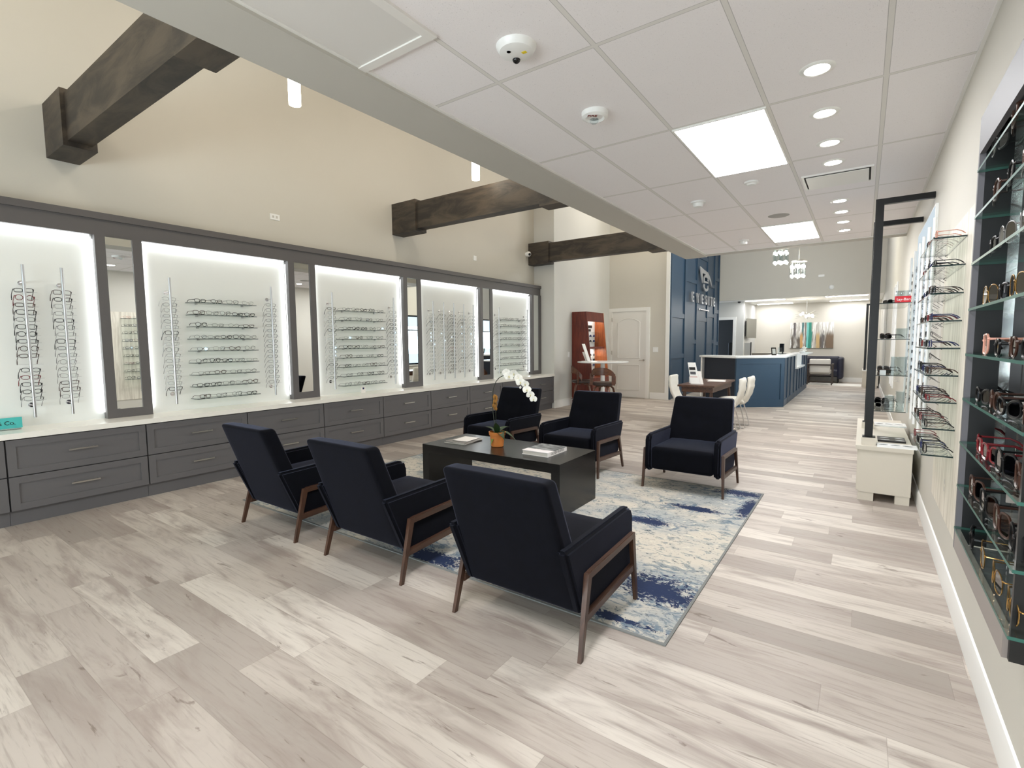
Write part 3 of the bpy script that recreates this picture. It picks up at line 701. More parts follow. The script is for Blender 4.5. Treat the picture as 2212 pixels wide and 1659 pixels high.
def glasses(kind, sh, col, loc, rot, label, group, thick=None, droop=0.0, lens=None, full=False, TL=0.125):
    """full: an Empty with frame, lenses and temples as parts; otherwise one small mesh"""
    if thick is None: thick = 0.0025 if col in ('black', 'tortoise', 'red', 'blue', 'clear', 'pink') else 0.0015
    lens = lens or M_lens; name = 'sunglasses' if kind == 's' else 'eyeglasses'; cat = name
    k0 = (sh, thick, round(droop, 3), TL)
    def mk(part):
        return lambda: eye_parts(sh, thick, droop, TL)[part].mesh(name + '_' + part, [COLS[col] if part[0] != 'l' else lens])
    if full:
        t = thing(name, label, cat, loc, 0, group); t.rotation_euler = rot
        link_mesh('frame_front', eye_mesh(k0 + (col, 'f'), mk('f')), t)
        for q in ('t0', 't1'): link_mesh('temple', eye_mesh(k0 + (col, q), mk(q)), t)
        for q in ('l0', 'l1'): link_mesh('lens', eye_mesh(k0 + (lens.name, q), mk(q)), t)
        return t
    def whole():
        b = B(); P = eye_parts(sh, thick, droop, TL)
        for q, p in P.items():
            me = p.mesh('tmp', []); n0 = len(b.bm.faces); b.bm.from_mesh(me); b.bm.faces.ensure_lookup_table()
            for f in b.bm.faces[n0:]: f.material_index = 1 if q[0] == 'l' else 0
            bpy.data.meshes.remove(me)
        return b.mesh(name, [COLS[col], lens])
    o = link_mesh(name, eye_mesh(k0 + (col, lens.name, 'w'), whole)); o.location = loc; o.rotation_euler = rot
    return tag(o, label, cat, group)
class Stuff:
    def __init__(self): self.items = []
    def add(self, sh, col, loc, rot, droop): self.items.append((sh, col, loc, rot, droop))
    def build(self, name, label, cat):
        b = B(); cols = sorted(set(i[1] for i in self.items)); cache = {}
        for sh, col, loc, rot, droop in self.items:
            k = (sh, col, droop)
            if k not in cache:
                bb = B(); P = eye_parts(sh, 0.0016, droop)
                for q, p in P.items():
                    if q[0] == 'l': p.bm.free(); continue
                    me = p.mesh('tmp', []); bb.bm.from_mesh(me); bpy.data.meshes.remove(me)
                for f in bb.bm.faces: f.material_index = cols.index(col)
                cache[k] = bb.mesh('tmp', [])
            from mathutils import Euler
            me = cache[k]; n0 = len(b.bm.verts); b.bm.from_mesh(me); b.bm.verts.ensure_lookup_table()
            bmesh.ops.transform(b.bm, matrix=Matrix.Translation(loc) @ Euler(rot).to_matrix().to_4x4(), verts=b.bm.verts[n0:])
        return tag(b.build(name, [COLS[c_] for c_ in cols]), label, cat, None, 'stuff')
rest = Stuff()
COUNT = [0]
RZL, RZR = R(90), R(-90)       # fronts facing +X (left wall) and -X (right wall)

def rod(x, y, z0, z1, wallx, side, label, n, zs, white=False, pegs=True):
    """vertical display rod on two standoffs; side=+1 faces +X"""
    t = thing('display_rod', label, 'display rod', (x, y, z0), 0, 'vertical eyewear rods')
    B().cyl((0, 0, 0), 0.0105, z1 - z0, 14).build('rod', M_whitepl if white else M_rod, t)
    for z in (0.10, z1 - z0 - 0.145):
        b = B(); b.cyl((wallx - x + side * .001, 0, z), 0.020, side * 0.008, 16, 'x'); b.tube([(wallx - x + side * .008, 0, z), (0, 0, z)], 0.005, 8); b.build('standoff', M_chrome, t)
    if pegs:
        me = None
        for z in zs:
            if me is None:
                b = B(); b.tube([(-side * .010, -0.082, 0), (-side * .010, 0.082, 0)], 0.0011, 5); me = b.mesh('peg', M_rod)
            o = link_mesh('peg', me, t); o.location = (0, 0, z - z0 - 0.012)
    return t
BOARD = -5.845; RX = -5.735
def rows(z0, z1, n): return [z1 - (z1 - z0) * i / (n - 1) for i in range(n)]
palettes = {
 'dark': ['black', 'black', 'tortoise', 'black', 'gunmetal', 'red', 'tortoise', 'black'],
 'metal': ['gunmetal', 'silver', 'gunmetal', 'black', 'gunmetal', 'tortoise', 'silver'],
 'pale': ['clear', 'silver', 'silver', 'clear', 'gunmetal', 'silver', 'black', 'clear'],
 'slim': ['gunmetal', 'gunmetal', 'black', 'silver', 'gunmetal']}
shp = ['rectangular', 'oval', 'square', 'cat-eye', 'round', 'rectangular', 'oval']
rodspec = [(1.080, 'dark', 16), (1.328, 'metal', 16), (2.152, 'pale', 17), (3.205, 'slim', 16), (4.030, 'pale', 17), (5.078, 'slim', 16),
           (5.910, 'pale', 16), (6.160, 'pale', 16), (6.412, 'dark', 16), (6.672, 'metal', 16), (6.930, 'pale', 16), (7.700, 'pale', 16), (8.693, 'metal', 16)]
rlab = ['the leftmost rod', 'the rod left of the first mirror', 'the rod right of the first mirror', 'the rod left of the second mirror', 'the rod right of the second mirror', 'the rod left of the third mirror',
        'the first of five close rods', 'the second of five close rods', 'the third of five close rods', 'the fourth of five close rods', 'the last of five close rods', 'the rod left of the far shelves', 'the far end rod']
DR = R(38)
for i, (y, pal, n) in enumerate(rodspec):
    zs = rows(0.985, 1.895, n)
    nm = rlab[i].replace('the ', '', 1)
    rod(RX, y, 0.826, 2.108, BOARD, 1, 'satin metal display rod, ' + nm, n, zs)
    for j, z in enumerate(zs):
        if i == 0 and j == 10: continue      # an empty place on the rod
        c_ = palettes[pal][(j * 5 + i * 3 + rnd.randrange(3)) % len(palettes[pal])]; sh = shp[(j * 3 + i * 2 + rnd.randrange(2)) % len(shp)]
        loc = (RX - 0.0165, y + rnd.uniform(-.004, .004), z); rot = (0, R(rnd.uniform(-2.5, 2.5)), RZL + R(rnd.uniform(-5, 5)))
        if i < 11:
            glasses('e', sh, c_, loc, rot, '%s %s eyeglasses, %s from top on %s' % (c_, sh, ORD[j], rlab[i]), 'eyeglasses on ' + rlab[i], droop=DR, full=i < 4, TL=0.100); COUNT[0] += 1
        else: rest.add(sh, c_, loc, rot, DR)

def gshelf(x0, x1, y0, y1, z, label, group, th=0.006, edge=None, cols=None):
    b = B(); b.box(x0, x1, y0, y1, z - th, z)
    b.bm.faces.ensure_lookup_table()
    for f in b.bm.faces:
        f.normal_update(); f.material_index = 0 if abs(f.normal.z) > 0.5 else 1
    o = b.build('glass_shelf', [M_glass, edge or M_gedged]); tag(o, label, 'shelf', group)
    return o
stacks = [(2.325, 3.005, 'the first shelf stack'), (4.145, 4.890, 'the second shelf stack'), (7.78, 8.615, 'the far shelf stack')]
for si, (y0, y1, lab) in enumerate(stacks):
    for k in range(9):
        z = 1.876 - 0.1268 * k
        o = gshelf(BOARD + .002, -5.700, y0, y1, z, 'glass wall shelf with dark edge, %s from top in %s' % (ORD[k], lab), 'glass shelves in ' + lab)
        for yy in (y0 + .1, y1 - .1):
            b = B(); b.box(BOARD + .001, BOARD + .03, yy - .008, yy + .008, z - .018, z - .0062); b.build('bracket', M_rod, o)
        n = 4 + (k + si) % 2
        sp = (y1 - y0 - .02) / n
        for j in range(n):
            c_ = ['black', 'gunmetal', 'silver', 'black', 'gunmetal', 'tortoise', 'gunmetal'][(j * 3 + k * 5 + si) % 7]; sh = shp[(j + k * 2 + si) % 7]
            if k == 8 and si == 0 and j == n - 1: pass
            hh = SHAPES[sh][1]
            loc = (-5.711 + rnd.uniform(-.004, .004), y0 + .01 + sp * (j + .5), z + hh + 0.0022); rot = (0, 0, RZL + R(rnd.uniform(-3, 14)))
            if si < 2:
                glasses('e', sh, c_, loc, rot, '%s %s eyeglasses, %s of %d on the %s shelf of %s' % (c_, sh, ORD[j], n, ORD[k], lab), 'eyeglasses in ' + lab, full=si == 0, TL=0.110); COUNT[0] += 1
            else: rest.add(sh, c_, loc, rot, 0.0)

# small signs on the countertop
t = thing('brand_plaque', 'teal desk plaque lettered & Co. at the left picture edge', 'sign', (-5.70, 0.70, 0.745))
B().box(-.012, .0, -.29, .29, .012, .100).bevel(.002, 1).build('plaque', M_teal, t)
B().box(-.03, .02, -.28, .28, .0, .012).build('foot', M_acryl, t)
place_mesh('lettering', text_mesh('TIFFANY & Co.', 0.046, 0.0006, M_txt, align='RIGHT'), axes((0, 1, 0), (0, 0, 1), (.0012, 0.25, .055)), t)
t = thing('brand_card', 'tiny white card with a dark blue square, below the second shelf stack', 'sign', (-5.70, 4.455, 0.745))
B().box(-.006, .0, -.035, .035, .0, .085).build('card', M_paper, t); B().box(.0, .001, -.014, .014, .048, .074).build('logo_square', COLS['blue'], t)

# ------------------------------------------------------------------ right wall, near shadow-box display
X0, XW, YN, YF, ZB, ZT = 0.288, 0.437, 1.535, 2.27, 0.69, 2.146
M_boxg = mat('box_grey_laminate', s(98, 96, 100), 0.5); M_boxd = mat('box_dark_grey', s(74, 72, 74), 0.25)
t = thing('wall_display_case', 'grey framed black wall display case of sunglasses at the right edge', 'display case', (XW, YN, ZB))
def L(b, x0, x1, y0, y1, z0, z1): return b.box(x0 - XW, x1 - XW, y0 - YN, y1 - YN, z0 - ZB, z1 - ZB)
L(B(), X0, X0 + .016, YF, YF + .018, ZB, ZT).build('frame_edge', M_boxg, t)
L(B(), X0 + .016, X0 + .082, YF, YF + .018, ZB + .02, ZT - .02).build('far_panel', M_black, t)
L(B(), X0 + .082, X0 + .108, YF - .001, YF + .018, ZB + .02, ZT - .02).build('mirror_strip', M_mirror, t)
L(B(), X0 + .108, XW - .014, YF, YF + .018, ZB + .02, ZT - .02).build('far_panel', M_boxd, t)
L(B(), X0 + .01, XW - .014, YN - .014, YN, ZB, ZT).build('near_panel', M_black, t)
L(B(), XW - .012, XW, YN - .014, YF + .018, ZB + .02, ZT - .02).build('back_panel', M_boxd, t)
L(B(), X0, X0 + .014, YN, YF, ZB, ZB + .070).build('bottom_board', mat('box_taupe_laminate', s(132, 123, 118), 0.35), t)
L(B(), X0 + .014, XW, YN, YF, ZB, ZB + .016).build('bottom_board', M_boxg, t)
L(B(), X0, X0 + .014, YN - .014, YF, ZT - .12, ZT).build('top_board', M_boxg, t)
L(B(), X0 + .014, XW, YN - .014, YF + .018, ZT - .016, ZT).build('top_board', M_boxg, t)
u1z = [1.974 - 0.1505 * k for k in range(9)]
u2z = [1.974 - 0.1500 * k for k in range(9)]
sg = [('oversized', 'tortoise'), ('square', 'black'), ('cat-eye', 'black'), ('oversized', 'black'), ('aviator', 'gold'), ('round', 'tortoise')]
CN = {'gunmetal': 'gunmetal'}
for k, z in enumerate(u1z):
    gshelf(0.284, 0.424, 1.474, YF - .003, z, 'thick green edged glass shelf in the near case, %s from top' % ORD[k], 'glass shelves of the near display case', 0.008, M_gedge)
    ys4 = [1.575, 1.745, 1.915, 2.085, 2.20][:4]
    for j, y in enumerate(ys4):
        sh, c_ = sg[(k * 2 + j * 3 + (1 if k % 2 else 0)) % 6]; ln = M_dlens
        if k == 4 and j == 3: sh, c_, ln = 'oversized', 'pink', M_lens
        if k == 6 and j == 3: sh, c_ = 'square', 'red'
        if k == 6 and j == 2: sh, c_ = 'square', 'pink'
        if k == 7 and j in (1, 2) or k == 8 and j == 2: ln = M_blens
        if k == 8 and j == 1: sh, c_ = 'aviator', 'gold'
        if k == 2 and j < 3: sh, c_ = 'aviator', 'silver' 
        if c_ == 'pink' and ln is M_dlens: c_ = 'red'
        hh = SHAPES[sh][1] * 1.12
        o = glasses('s', sh, c_, (0.304, y + rnd.uniform(-.008, .008), z + hh + .0035), (0, 0, RZR + R(rnd.uniform(-9, 9))), '%s %s sunglasses, %s from the near end, %s shelf of near case' % (c_, sh, ORD[j], ORD[k]),
                'sunglasses in the near display case', thick=0.0030 if c_ in ('black', 'tortoise', 'pink', 'red') else 0.0014, lens=ln, full=True, TL=0.105)
        o.scale = (1.12, 1.0, 1.12)
        if (k + j) % 2 == 0:
            b = B(); b.box(-.003, .0, .055, .085, -.016, .012); tg = b.build('price_tag', M_paper, o); tg.location = (0.064, 0, 0)

# ------------------------------------------------------------------ right wall, second shelving unit and an added panel of painted light streaks
tag(B().box(0.4295, 0.4375, 3.36, 4.46, 0.36, 2.10).build('light_streak_panel', M_streak), 'added wall panel with painted light streaks behind the second right wall shelves', 'panel')
for k, z in enumerate(u2z):
    o = gshelf(0.291, 0.429, 3.60, 4.37, z, 'dark edged glass shelf beyond the near case, %s from top' % ORD[k], 'glass shelves of the second right wall unit', 0.008)
    n = 5 if k else 4
    for j in range(n):
        c_ = ['black', 'tortoise', 'gunmetal', 'black', 'red', 'blue', 'black'][(k * 3 + j * 2) % 7]; sh = ['square', 'rectangular', 'cat-eye', 'oversized', 'square'][(k + j) % 5]
        if k == 0 and j == 0: c_, sh = 'pink', 'square'
        if k == 3 and j == 0: c_, sh = 'blue', 'square'
        hh = SHAPES[sh][1]
        glasses('e', sh, c_, (0.306, 3.675 + j * 0.153, z + hh + .003), (0, 0, RZR + R(rnd.uniform(-6, 6))), '%s %s eyeglasses, %s from the near end, %s shelf of second right unit' % (c_, sh, ORD[j], ORD[k]),
                'eyeglasses of the second right wall unit', thick=0.0024 if c_ not in ('gunmetal',) else 0.0014, full=False, TL=0.115); COUNT[0] += 1
# rods farther along the right wall
rr = [4.43, 4.785, 5.19, 5.506, 5.976, 6.45, 8.9, 9.35, 9.8]
for i, y in enumerate(rr):
    zs = rows(0.86, 2.06, 17)
    rod(0.362, y, 0.73, 2.235, 0.4375, -1, 'white display rod on the right wall, %s from the near end' % ORD[i], 17, zs, True, pegs=i < 5)
    for j, z in enumerate(zs):
        if i < 6: rest.add(shp[(i + j) % 7], ['gunmetal', 'silver', 'black', 'gunmetal', 'clear', 'black', 'tortoise'][(i * 2 + j * 3) % 7], (0.372, y, z), (0, 0, RZR + R(rnd.uniform(-5, 5))), R(38))
b = B(); b.box(0.418, 0.4375, 5.16, 6.62, 1.05, 2.48); lp = tag(b.build('backlit_wall_panel', M_whitepl), 'pale blue glowing wall panel behind the black frames', 'light panel')
B().box(0.413, 0.418, 5.18, 6.60, 1.07, 2.46).build('glowing_face', M_backlit, lp)

# ------------------------------------------------------------------ black hanging frames, glass shelves and low cabinet
t = thing('low_display_cabinet', 'low taupe display cabinet with white top beside the right wall', 'cabinet', (0.185, 5.33, 0))
b = B(); b.box(-.175, .195, 0, 1.85, .075, .455); b.build('body', M_ublight, t)
b = B(); b.box(-.190, -.175, .01, 1.84, .085, .45); b.build('door', M_ublight, t)
b = B(); b.box(-.205, .200, -.012, 1.87, .455, .49); b.bevel(.003, 1); b.build('top', M_ublight, t)
for x0, x1 in ((-.175, -.06), (.09, .19)):
    for y0 in (.005, 1.70): B().box(x0, x1, y0, y0 + .12, 0, .075).build('foot', M_ublight, t)
M_tray = mat('glossy_white_tray', s(238, 240, 240), 0.15)
def tray(y0, y1, label, m, mats, dark=False):
    t = thing('display_tray', label, 'tray', (0.258, (y0 + y1) / 2, 0.49), 0, 'eyewear trays on the low cabinet')
    w = (y1 - y0) / 2
    b = B(); b.box(-.125 if not dark else -.115, .15 if not dark else .09, -w, w, 0, .014); b.bevel(.002, 1); b.build('tray', m, t)
    for i in range(3 if not dark else 2):
        for q in ((0,) if not dark else (-.35, .35)):
            cx_ = -.08 + .085 * i if not dark else -.06 + .11 * i
            b = B(); b.lathe([(0, 0.0165), (.034, .0145), (.036, .014)], n=16); b.xf(Matrix.Translation((cx_, q * w * 1.3, 0)) @ Matrix.Diagonal((1, .42, 1, 1))); b.build('lens_sample', mats, t)
M_smoke = mat('smoked_lens_sample', s(70, 82, 84), 0.2)
tray(5.325, 5.47, 'glossy white tray at the near end of the low cabinet', M_tray, M_smoke)
tray(5.62, 5.86, 'black tray with white cards on the low cabinet', M_black, M_tray, True)
tray(6.62, 6.87, 'glossy white tray at the rear of the low cabinet', M_tray, M_smoke)
for y0, nm, hh_ in ((5.43, 'nearer', 2.632), (6.45, 'farther', 2.632)):
    t = thing('hanging_display_frame', '%s black metal shelf frame rising from the low cabinet to the wall' % nm, 'display frame', (0.07, y0, 0.49), 0, 'black metal shelf frames')
    b = B(); b.box(-.05, .055, -.05, .07, 0, .065); b.bevel(.002, 1); b.build('base_block', M_ublight, t)
    B().box(-.045, .05, -.045, .065, .065, .071).build('base_plate', M_blackm, t)
    B().box(-.030, .030, 0, .045, .071, hh_ - .49).build('post', M_blackm, t)
    B().box(.030, .366, 0, .045, hh_ - .49 - .048, hh_ - .49).build('top_bar', M_blackm, t)
u3 = [1.743, 1.427, 1.108, 0.79]
for k, z in enumerate(u3):
    gshelf(0.10, 0.325, 5.48, 6.44, z, 'large clear glass shelf between the black frames, %s from top' % ORD[k], 'glass shelves between the black frames', 0.006)
# things standing on those shelves
t = thing('brand_box', 'small red box lettered Ray-Ban on the top shelf between the black frames', 'box', (0.268, 5.60, 1.743))
B().box(-.056, .056, -.03, .03, 0, .060).bevel(.002, 1).build('box', M_red, t)
place_mesh('lettering', text_mesh('Ray-Ban', 0.032, 0.0005, M_whitepl), axes((1, 0, .05), (0, 0, 1), (0, -.0306, .03)), t)
def acryl(x, y, z, w, d, h, label):
    b = B(); q = .003
    b.box(-w, w, -d, d, 0, q); b.box(-w, -w + q, -d, d, q, h); b.box(w - q, w, -d, d, q, h); b.box(-w + q, w - q, d - q, d, q, h); b.box(-w + q, w - q, -d, -d + q, q, h); b.box(-w, w, -d, d, h, h + q)
    o = b.build('acrylic_riser', M_acryl); o.location = (x, y, z); tag(o, label, 'display riser', 'acrylic risers between the black frames')
acryl(0.27, 5.67, 1.743, .05, .03, .11, 'clear acrylic case behind the small red box')
acryl(0.27, 5.57, 1.427, .04, .04, .09, 'clear acrylic riser on the second shelf between the frames')
acryl(0.26, 5.56, 1.108, .055, .05, .16, 'clear acrylic riser on the third shelf, taller')
acryl(0.21, 5.60, 0.79, .035, .05, .13, 'narrow clear acrylic riser on the lowest shelf')
acryl(0.285, 5.60, 0.79, .03, .05, .17, 'tall clear acrylic riser on the lowest shelf')
b = B(); b.box(.13, .175, 5.56, 5.60, 1.108, 1.148); tag(b.build('white_cube', M_tray), 'small white cube on the third glass shelf', 'display cube')
n_ = 0
for k, z in enumerate(u3):
    for j, (x, y) in enumerate(((0.165, 5.75), (0.165, 5.99), (0.17, 6.2))):
        c_ = ['black', 'gunmetal', 'tortoise', 'silver'][(k + j) % 4]
        sh = ['square', 'oversized', 'aviator'][j]
        glasses('s', sh, c_, (x, y, z + SHAPES[sh][1] + .0035), (0, 0, R(-60 + 10 * k)), '%s %s sunglasses, %s from the front, %s shelf between the black frames' % (c_, sh, ORD[j], ORD[k]), 'sunglasses between the black frames', lens=M_dlens)
rest.build('eyeglasses', 'crowd of eyeglasses on the far left bay and the right wall rods', 'eyeglasses')

# far black frame and white stand in the reception passage
t = thing('hanging_display_frame', 'distant black metal frame standing on a small taupe cabinet in reception', 'display frame', (0.06, 18.3, 0.50), 0, 'black metal shelf frames')
B().box(-.03, .03, 0, .05, 0.02, 2.0).build('post', M_blackm, t); B().box(.03, .36, 0, .05, 1.95, 2.0).build('top_bar', M_blackm, t); B().box(-.06, .06, -.06, .08, 0, .02).build('base_plate', M_whitepl, t)
t = thing('low_display_cabinet', 'distant narrow taupe cabinet under the farthest black frame', 'cabinet', (0.2, 18.4, 0)); B().box(-.19, .20, -.2, 1.4, .06, .48).build('body', M_ublight, t); B().box(-.20, .20, -.21, 1.41, .48, .50).build('top', M_ublight, t)
for y_ in (-.18, 1.2): B().box(-.17, .18, y_, y_ + .1, 0, .06).build('foot', M_ublight, t)

# ================================================================== ARMCHAIRS
def make_armchair(label):
    """origin on the floor midway between the rear feet, seat opening towards +Y"""
    t = thing('armchair', label, 'armchair', (0, 0, 0), 0, 'navy velvet armchairs round the coffee table')
    b = B(); b.rbox((0, .375, .30), (.288, .31, .110), .035, lambda x, y, z: (x, y + .375, z + .30 + (0.012 * (1 - (x / .288) ** 2) * (1 - (y / .31) ** 2) if z > 0 else 0) - .03 * (y < -.2) * 0)); b.build('seat', M_velvet, t)
    dents = [(-.14, .60), (0, .60), (.14, .60), (-.14, .42), (0, .42), (.14, .42)]
    def back(x, y, z):
        u = (z + .335) / .67; hw = 1.10 - 0.13 * u           # taper towards the top
        zz = .165 + .67 * u; yy = .135 - .245 * u + y
        if y > .02:
            for dx, dz in dents: yy -= .022 * math.exp(-(((x * hw - dx) / .045) ** 2 + ((zz - dz) / .045) ** 2))
            yy += .012 * math.cos(min(1, abs(x) / .3) * PI / 2)
        return (x * hw, yy, zz)
    b = B(); b.rbox((0, 0, 0), (.300, .056, .335), .026, back, 14); b.build('backrest', M_velvet, t)
    for sx in (-1, 1):
        b = B(); pr = [(-.078, .522), (.60, .528), (.655, .516), (.682, .47), (.684, .215), (.655, .168), (.085, .168), (.062, .19)]
        x0, x1 = sorted((sx * .289, sx * .346)); b.prism(pr, 'x', x0, x1); b.bevel(.017, 3); b.build('armrest', M_velvet, t)
    for sx in (-1, 1):
        x0, x1 = sorted((sx * .347, sx * .373))
        b = B(); b.prism([(.098, .340), (.630, .352), (.640, .366), (.634, .388), (.118, .378), (.094, .372), (.088, .352)], 'x', x0, x1); b.bevel(.004, 2); b.build('upper_rail', M_walnuty, t)
        b = B(); b.prism([(.055, .150), (.640, .170), (.638, .212), (.066, .190)], 'x', x0, x1); b.bevel(.004, 2); b.build('lower_rail', M_walnuty, t)
        def leg(p0, p1, w0, w1):
            (ya, za), (yb, zb) = p0, p1; xo = sx * .012
            P = [(x0 + xo + .004, yb - w1, zb), (x1 + xo - .004, yb - w1, zb), (x1 + xo - .004, yb + w1, zb), (x0 + xo + .004, yb + w1, zb), (x0, ya - w0, za), (x1, ya - w0, za), (x1, ya + w0, za), (x0, ya + w0, za)]
            bb = B(); bb.hexa(P); bb.bevel(.005, 2); bb.build('leg', M_walnut, t)
        leg((.104, .372), (.0, 0), .019, .0125); leg((.624, .384), (.655, 0), .018, .0125)
    freeze(t); return t
ch = make_armchair('navy velvet armchair nearest the camera, back turned, front legs on the rug')
ch.location = (-1.345, 1.885, 0)
ch.rotation_euler = (R(.62), 0, 0)
dup(ch, (-2.547, 1.928, 0), (R(.62), 0, 0), 'navy velvet armchair seen from behind, middle of the near three')
dup(ch, (-3.659, 1.930, 0), (R(.62), 0, 0), 'navy velvet armchair seen from behind, leftmost and closest to the grey drawers')
dup(ch, (-1.348, 5.300, 0), (R(.62), 0, PI), 'navy velvet armchair facing the camera, right end of the far row')
dup(ch, (-2.572, 5.300, 0), (R(.62), 0, PI), 'navy velvet armchair facing the camera, middle of the far row')
dup(ch, (-3.672, 5.300, 0), (R(.62), 0, PI), 'tufted navy velvet armchair facing the camera, left end of far row behind the orchid')

# rug
t = thing('area_rug', 'large cream and grey abstract area rug with navy blotches', 'rug', (0, 0, 0))
B().box(-4.60, -0.712, 2.226, 5.008, 0.0005, .006).build('pile', M_rug, t)
b = B(); b.box(-4.614, -4.60, 2.212, 5.022, .0005, .007); b.box(-.712, -.698, 2.212, 5.022, .0005, .007); b.box(-4.60, -.712, 2.212, 2.226, .0005, .007); b.box(-4.60, -.712, 5.008, 5.022, .0005, .007); b.build('binding', M_rugb, t)

# coffee table
t = thing('coffee_table', 'black stained waterfall coffee table standing on the rug', 'coffee table', (-2.70, 3.71, 0.007))
b = B(); b.box(-.765, .765, -.325, .325, .365, .445); b.bevel(.003, 1); b.build('tabletop', M_table, t)
for x0, x1 in ((-.765, -.685), (.685, .765)): b = B(); b.box(x0, x1, -.325, .325, 0, .3645); b.bevel(.003, 1); b.build('leg_panel', M_table, t)
TZ = .4525
# book
t = thing('coffee_table_book', 'thick white art book with grey cover photo, right side of the coffee table', 'book', (-2.275, 3.71, TZ))
b = B(); b.box(-.125, .128, -.160, .160, .004, .034); b.build('pages', M_pages, t)
M_cover = mat('book_cover_photo', s(220, 218, 216), 0.45); g_ = NG(M_cover); v_, x_, y_, z_ = g_.pos()
f_ = g_.noise(g_.comb(g_.math('MULTIPLY', x_, 5), g_.math('MULTIPLY', y_, 14), 0), 1.6, 5, 0.65, 0.6)
g_.l(g_.mix(g_.smooth(g_.math('ADD', y_, g_.math('MULTIPLY', f_, .10)), -0.035, -0.015), s(232, 226, 226), g_.mix(g_.smooth(f_, .4, .65), s(70, 74, 76), s(165, 168, 168))), g_.b.inputs['Base Color'])
b = B(); b.box(-.13, .134, -.164, .164, .034, .038); b.build('cover', M_cover, t)
B().box(-.13, .134, -.164, .164, 0, .004).build('back_cover', M_paper, t)
B().box(.1285, .134, -.164, .164, .004, .034).build('spine', M_paper, t)
place_mesh('lettering', text_mesh('OLIVER PEOPLES', 0.031, 0.0003, M_txt), axes((0, 1, 0), (0, 0, 1), (.1344, 0, .019)), t)
# magazines
def mag(z, x, y, rz, w, d, h, m1, m2, label):
    t = thing('magazine', label, 'magazine', (x, y, z), R(rz), 'magazines on the coffee table')
    B().box(-w, w, -d, d, 0, h * .8).build('pages', m2, t); B().box(-w - .001, w + .001, -d - .001, d + .001, h * .8, h).build('cover', m1, t)
M_mag1 = mat('magazine_cover_grey', s(120, 114, 108), .35); M_mag2 = mat('magazine_cover_black', s(34, 32, 32), .3)
mag(TZ, -3.215, 3.700, 4, .125, .145, .009, M_mag2, M_pages, 'dark covered magazine at the bottom of the pile')
mag(TZ + .009, -3.205, 3.705, -2, .12, .14, .007, M_mag1, M_pages, 'grey brown covered magazine in the middle of the pile')
mag(TZ + .016, -3.195, 3.722, 6, .085, .11, .005, M_paper, M_mag2, 'small white booklet on top of the magazine pile')

# orchid
t = thing('potted_orchid', 'white orchid in a terracotta pot on the coffee table', 'potted plant', (-2.783, 3.69, TZ))
b = B(); b.lathe([(.052, 0), (.058, .004), (.070, .105), (.070, .108), (.077, .110), (.081, .140), (.074, .140), (.070, .112), (.0, .108)], n=32); b.build('pot', M_terra, t)
B().lathe([(0, .122), (.05, .12), (.0715, .112)], n=20).build('soil', mat('potting_bark', s(52, 38, 26), .9), t)
def leaf(ang, L_, w, up, curl, m):
    b = B(); n = 10; rowsv = []
    for i in range(n + 1):
        u = i / n; r_ = L_ * u; z = .125 + up * u - curl * u * u; hw = w * math.sin(PI * min(1, .12 + .88 * u) ** .8) * (1 - u ** 6)
        rowsv.append([(r_, -hw, z + abs(hw) * .35), (r_, 0, z), (r_, hw, z + abs(hw) * .35)])
    for sgn in (0, -.003):
        vs = [[b.bm.verts.new((p[0], p[1], p[2] + sgn)) for p in r_] for r_ in rowsv]
        for i in range(n):
            for j in range(2): f = b.bm.faces.new((vs[i][j], vs[i + 1][j], vs[i + 1][j + 1], vs[i][j + 1])); f.smooth = True
    b.xf(Matrix.Rotation(R(ang), 4, 'Z')); b.build('leaf', m, t)
leaf(-30, .17, .035, .06, .10, M_leaf); leaf(150, .15, .032, .05, .05, M_leaf); leaf(20, .19, .034, .07, .14, M_leaf); leaf(200, .12, .03, .10, .04, M_leaf); leaf(75, .16, .032, .12, .08, M_leaf)
leaf(-95, .095, .028, .01, .115, M_leaf2); leaf(-60, .11, .03, .14, .02, M_leaf)
o0 = (-2.783, 3.69, TZ)
def q3(p): return (p[0] - o0[0], p[1] - o0[1] + .028, p[2] - o0[2])
st = [(-2.80, 3.662, .58), (-2.820, 3.662, .70), (-2.836, 3.662, .821), (-2.834, 3.662, .92), (-2.822, 3.662, .996), (-2.789, 3.662, 1.066), (-2.750, 3.662, 1.103), (-2.697, 3.662, 1.125), (-2.63, 3.662, 1.124), (-2.568, 3.662, 1.104), (-2.492, 3.662, 1.044), (-2.433, 3.662, .985), (-2.379, 3.662, .920)]
b = B(); b.tube([q3(p) for p in st], [.0035] * 9 + [.003, .0028, .0024, .002], 8); b.build('flower_stem', M_stem, t)
b = B(); b.tube([q3((-2.795, 3.662, .585)), q3((-2.80, 3.662, .93))], .003, 6); b.build('stake', M_stem, t)
b = B()
for i in range(34):
    a = rnd.uniform(0, 2 * PI); z = rnd.uniform(.785, .935); r_ = .020 * math.sin(PI * (z - .77) / .175) ** .5 * rnd.uniform(.4, 1)
    b.ball(q3((-2.803 + r_ * math.cos(a), 3.662 + r_ * math.sin(a), z)), rnd.uniform(.006, .012), 8, (1, 1, 1.7))
mo = tag(b.build('dried_moss', M_bark, t), kind='stuff')
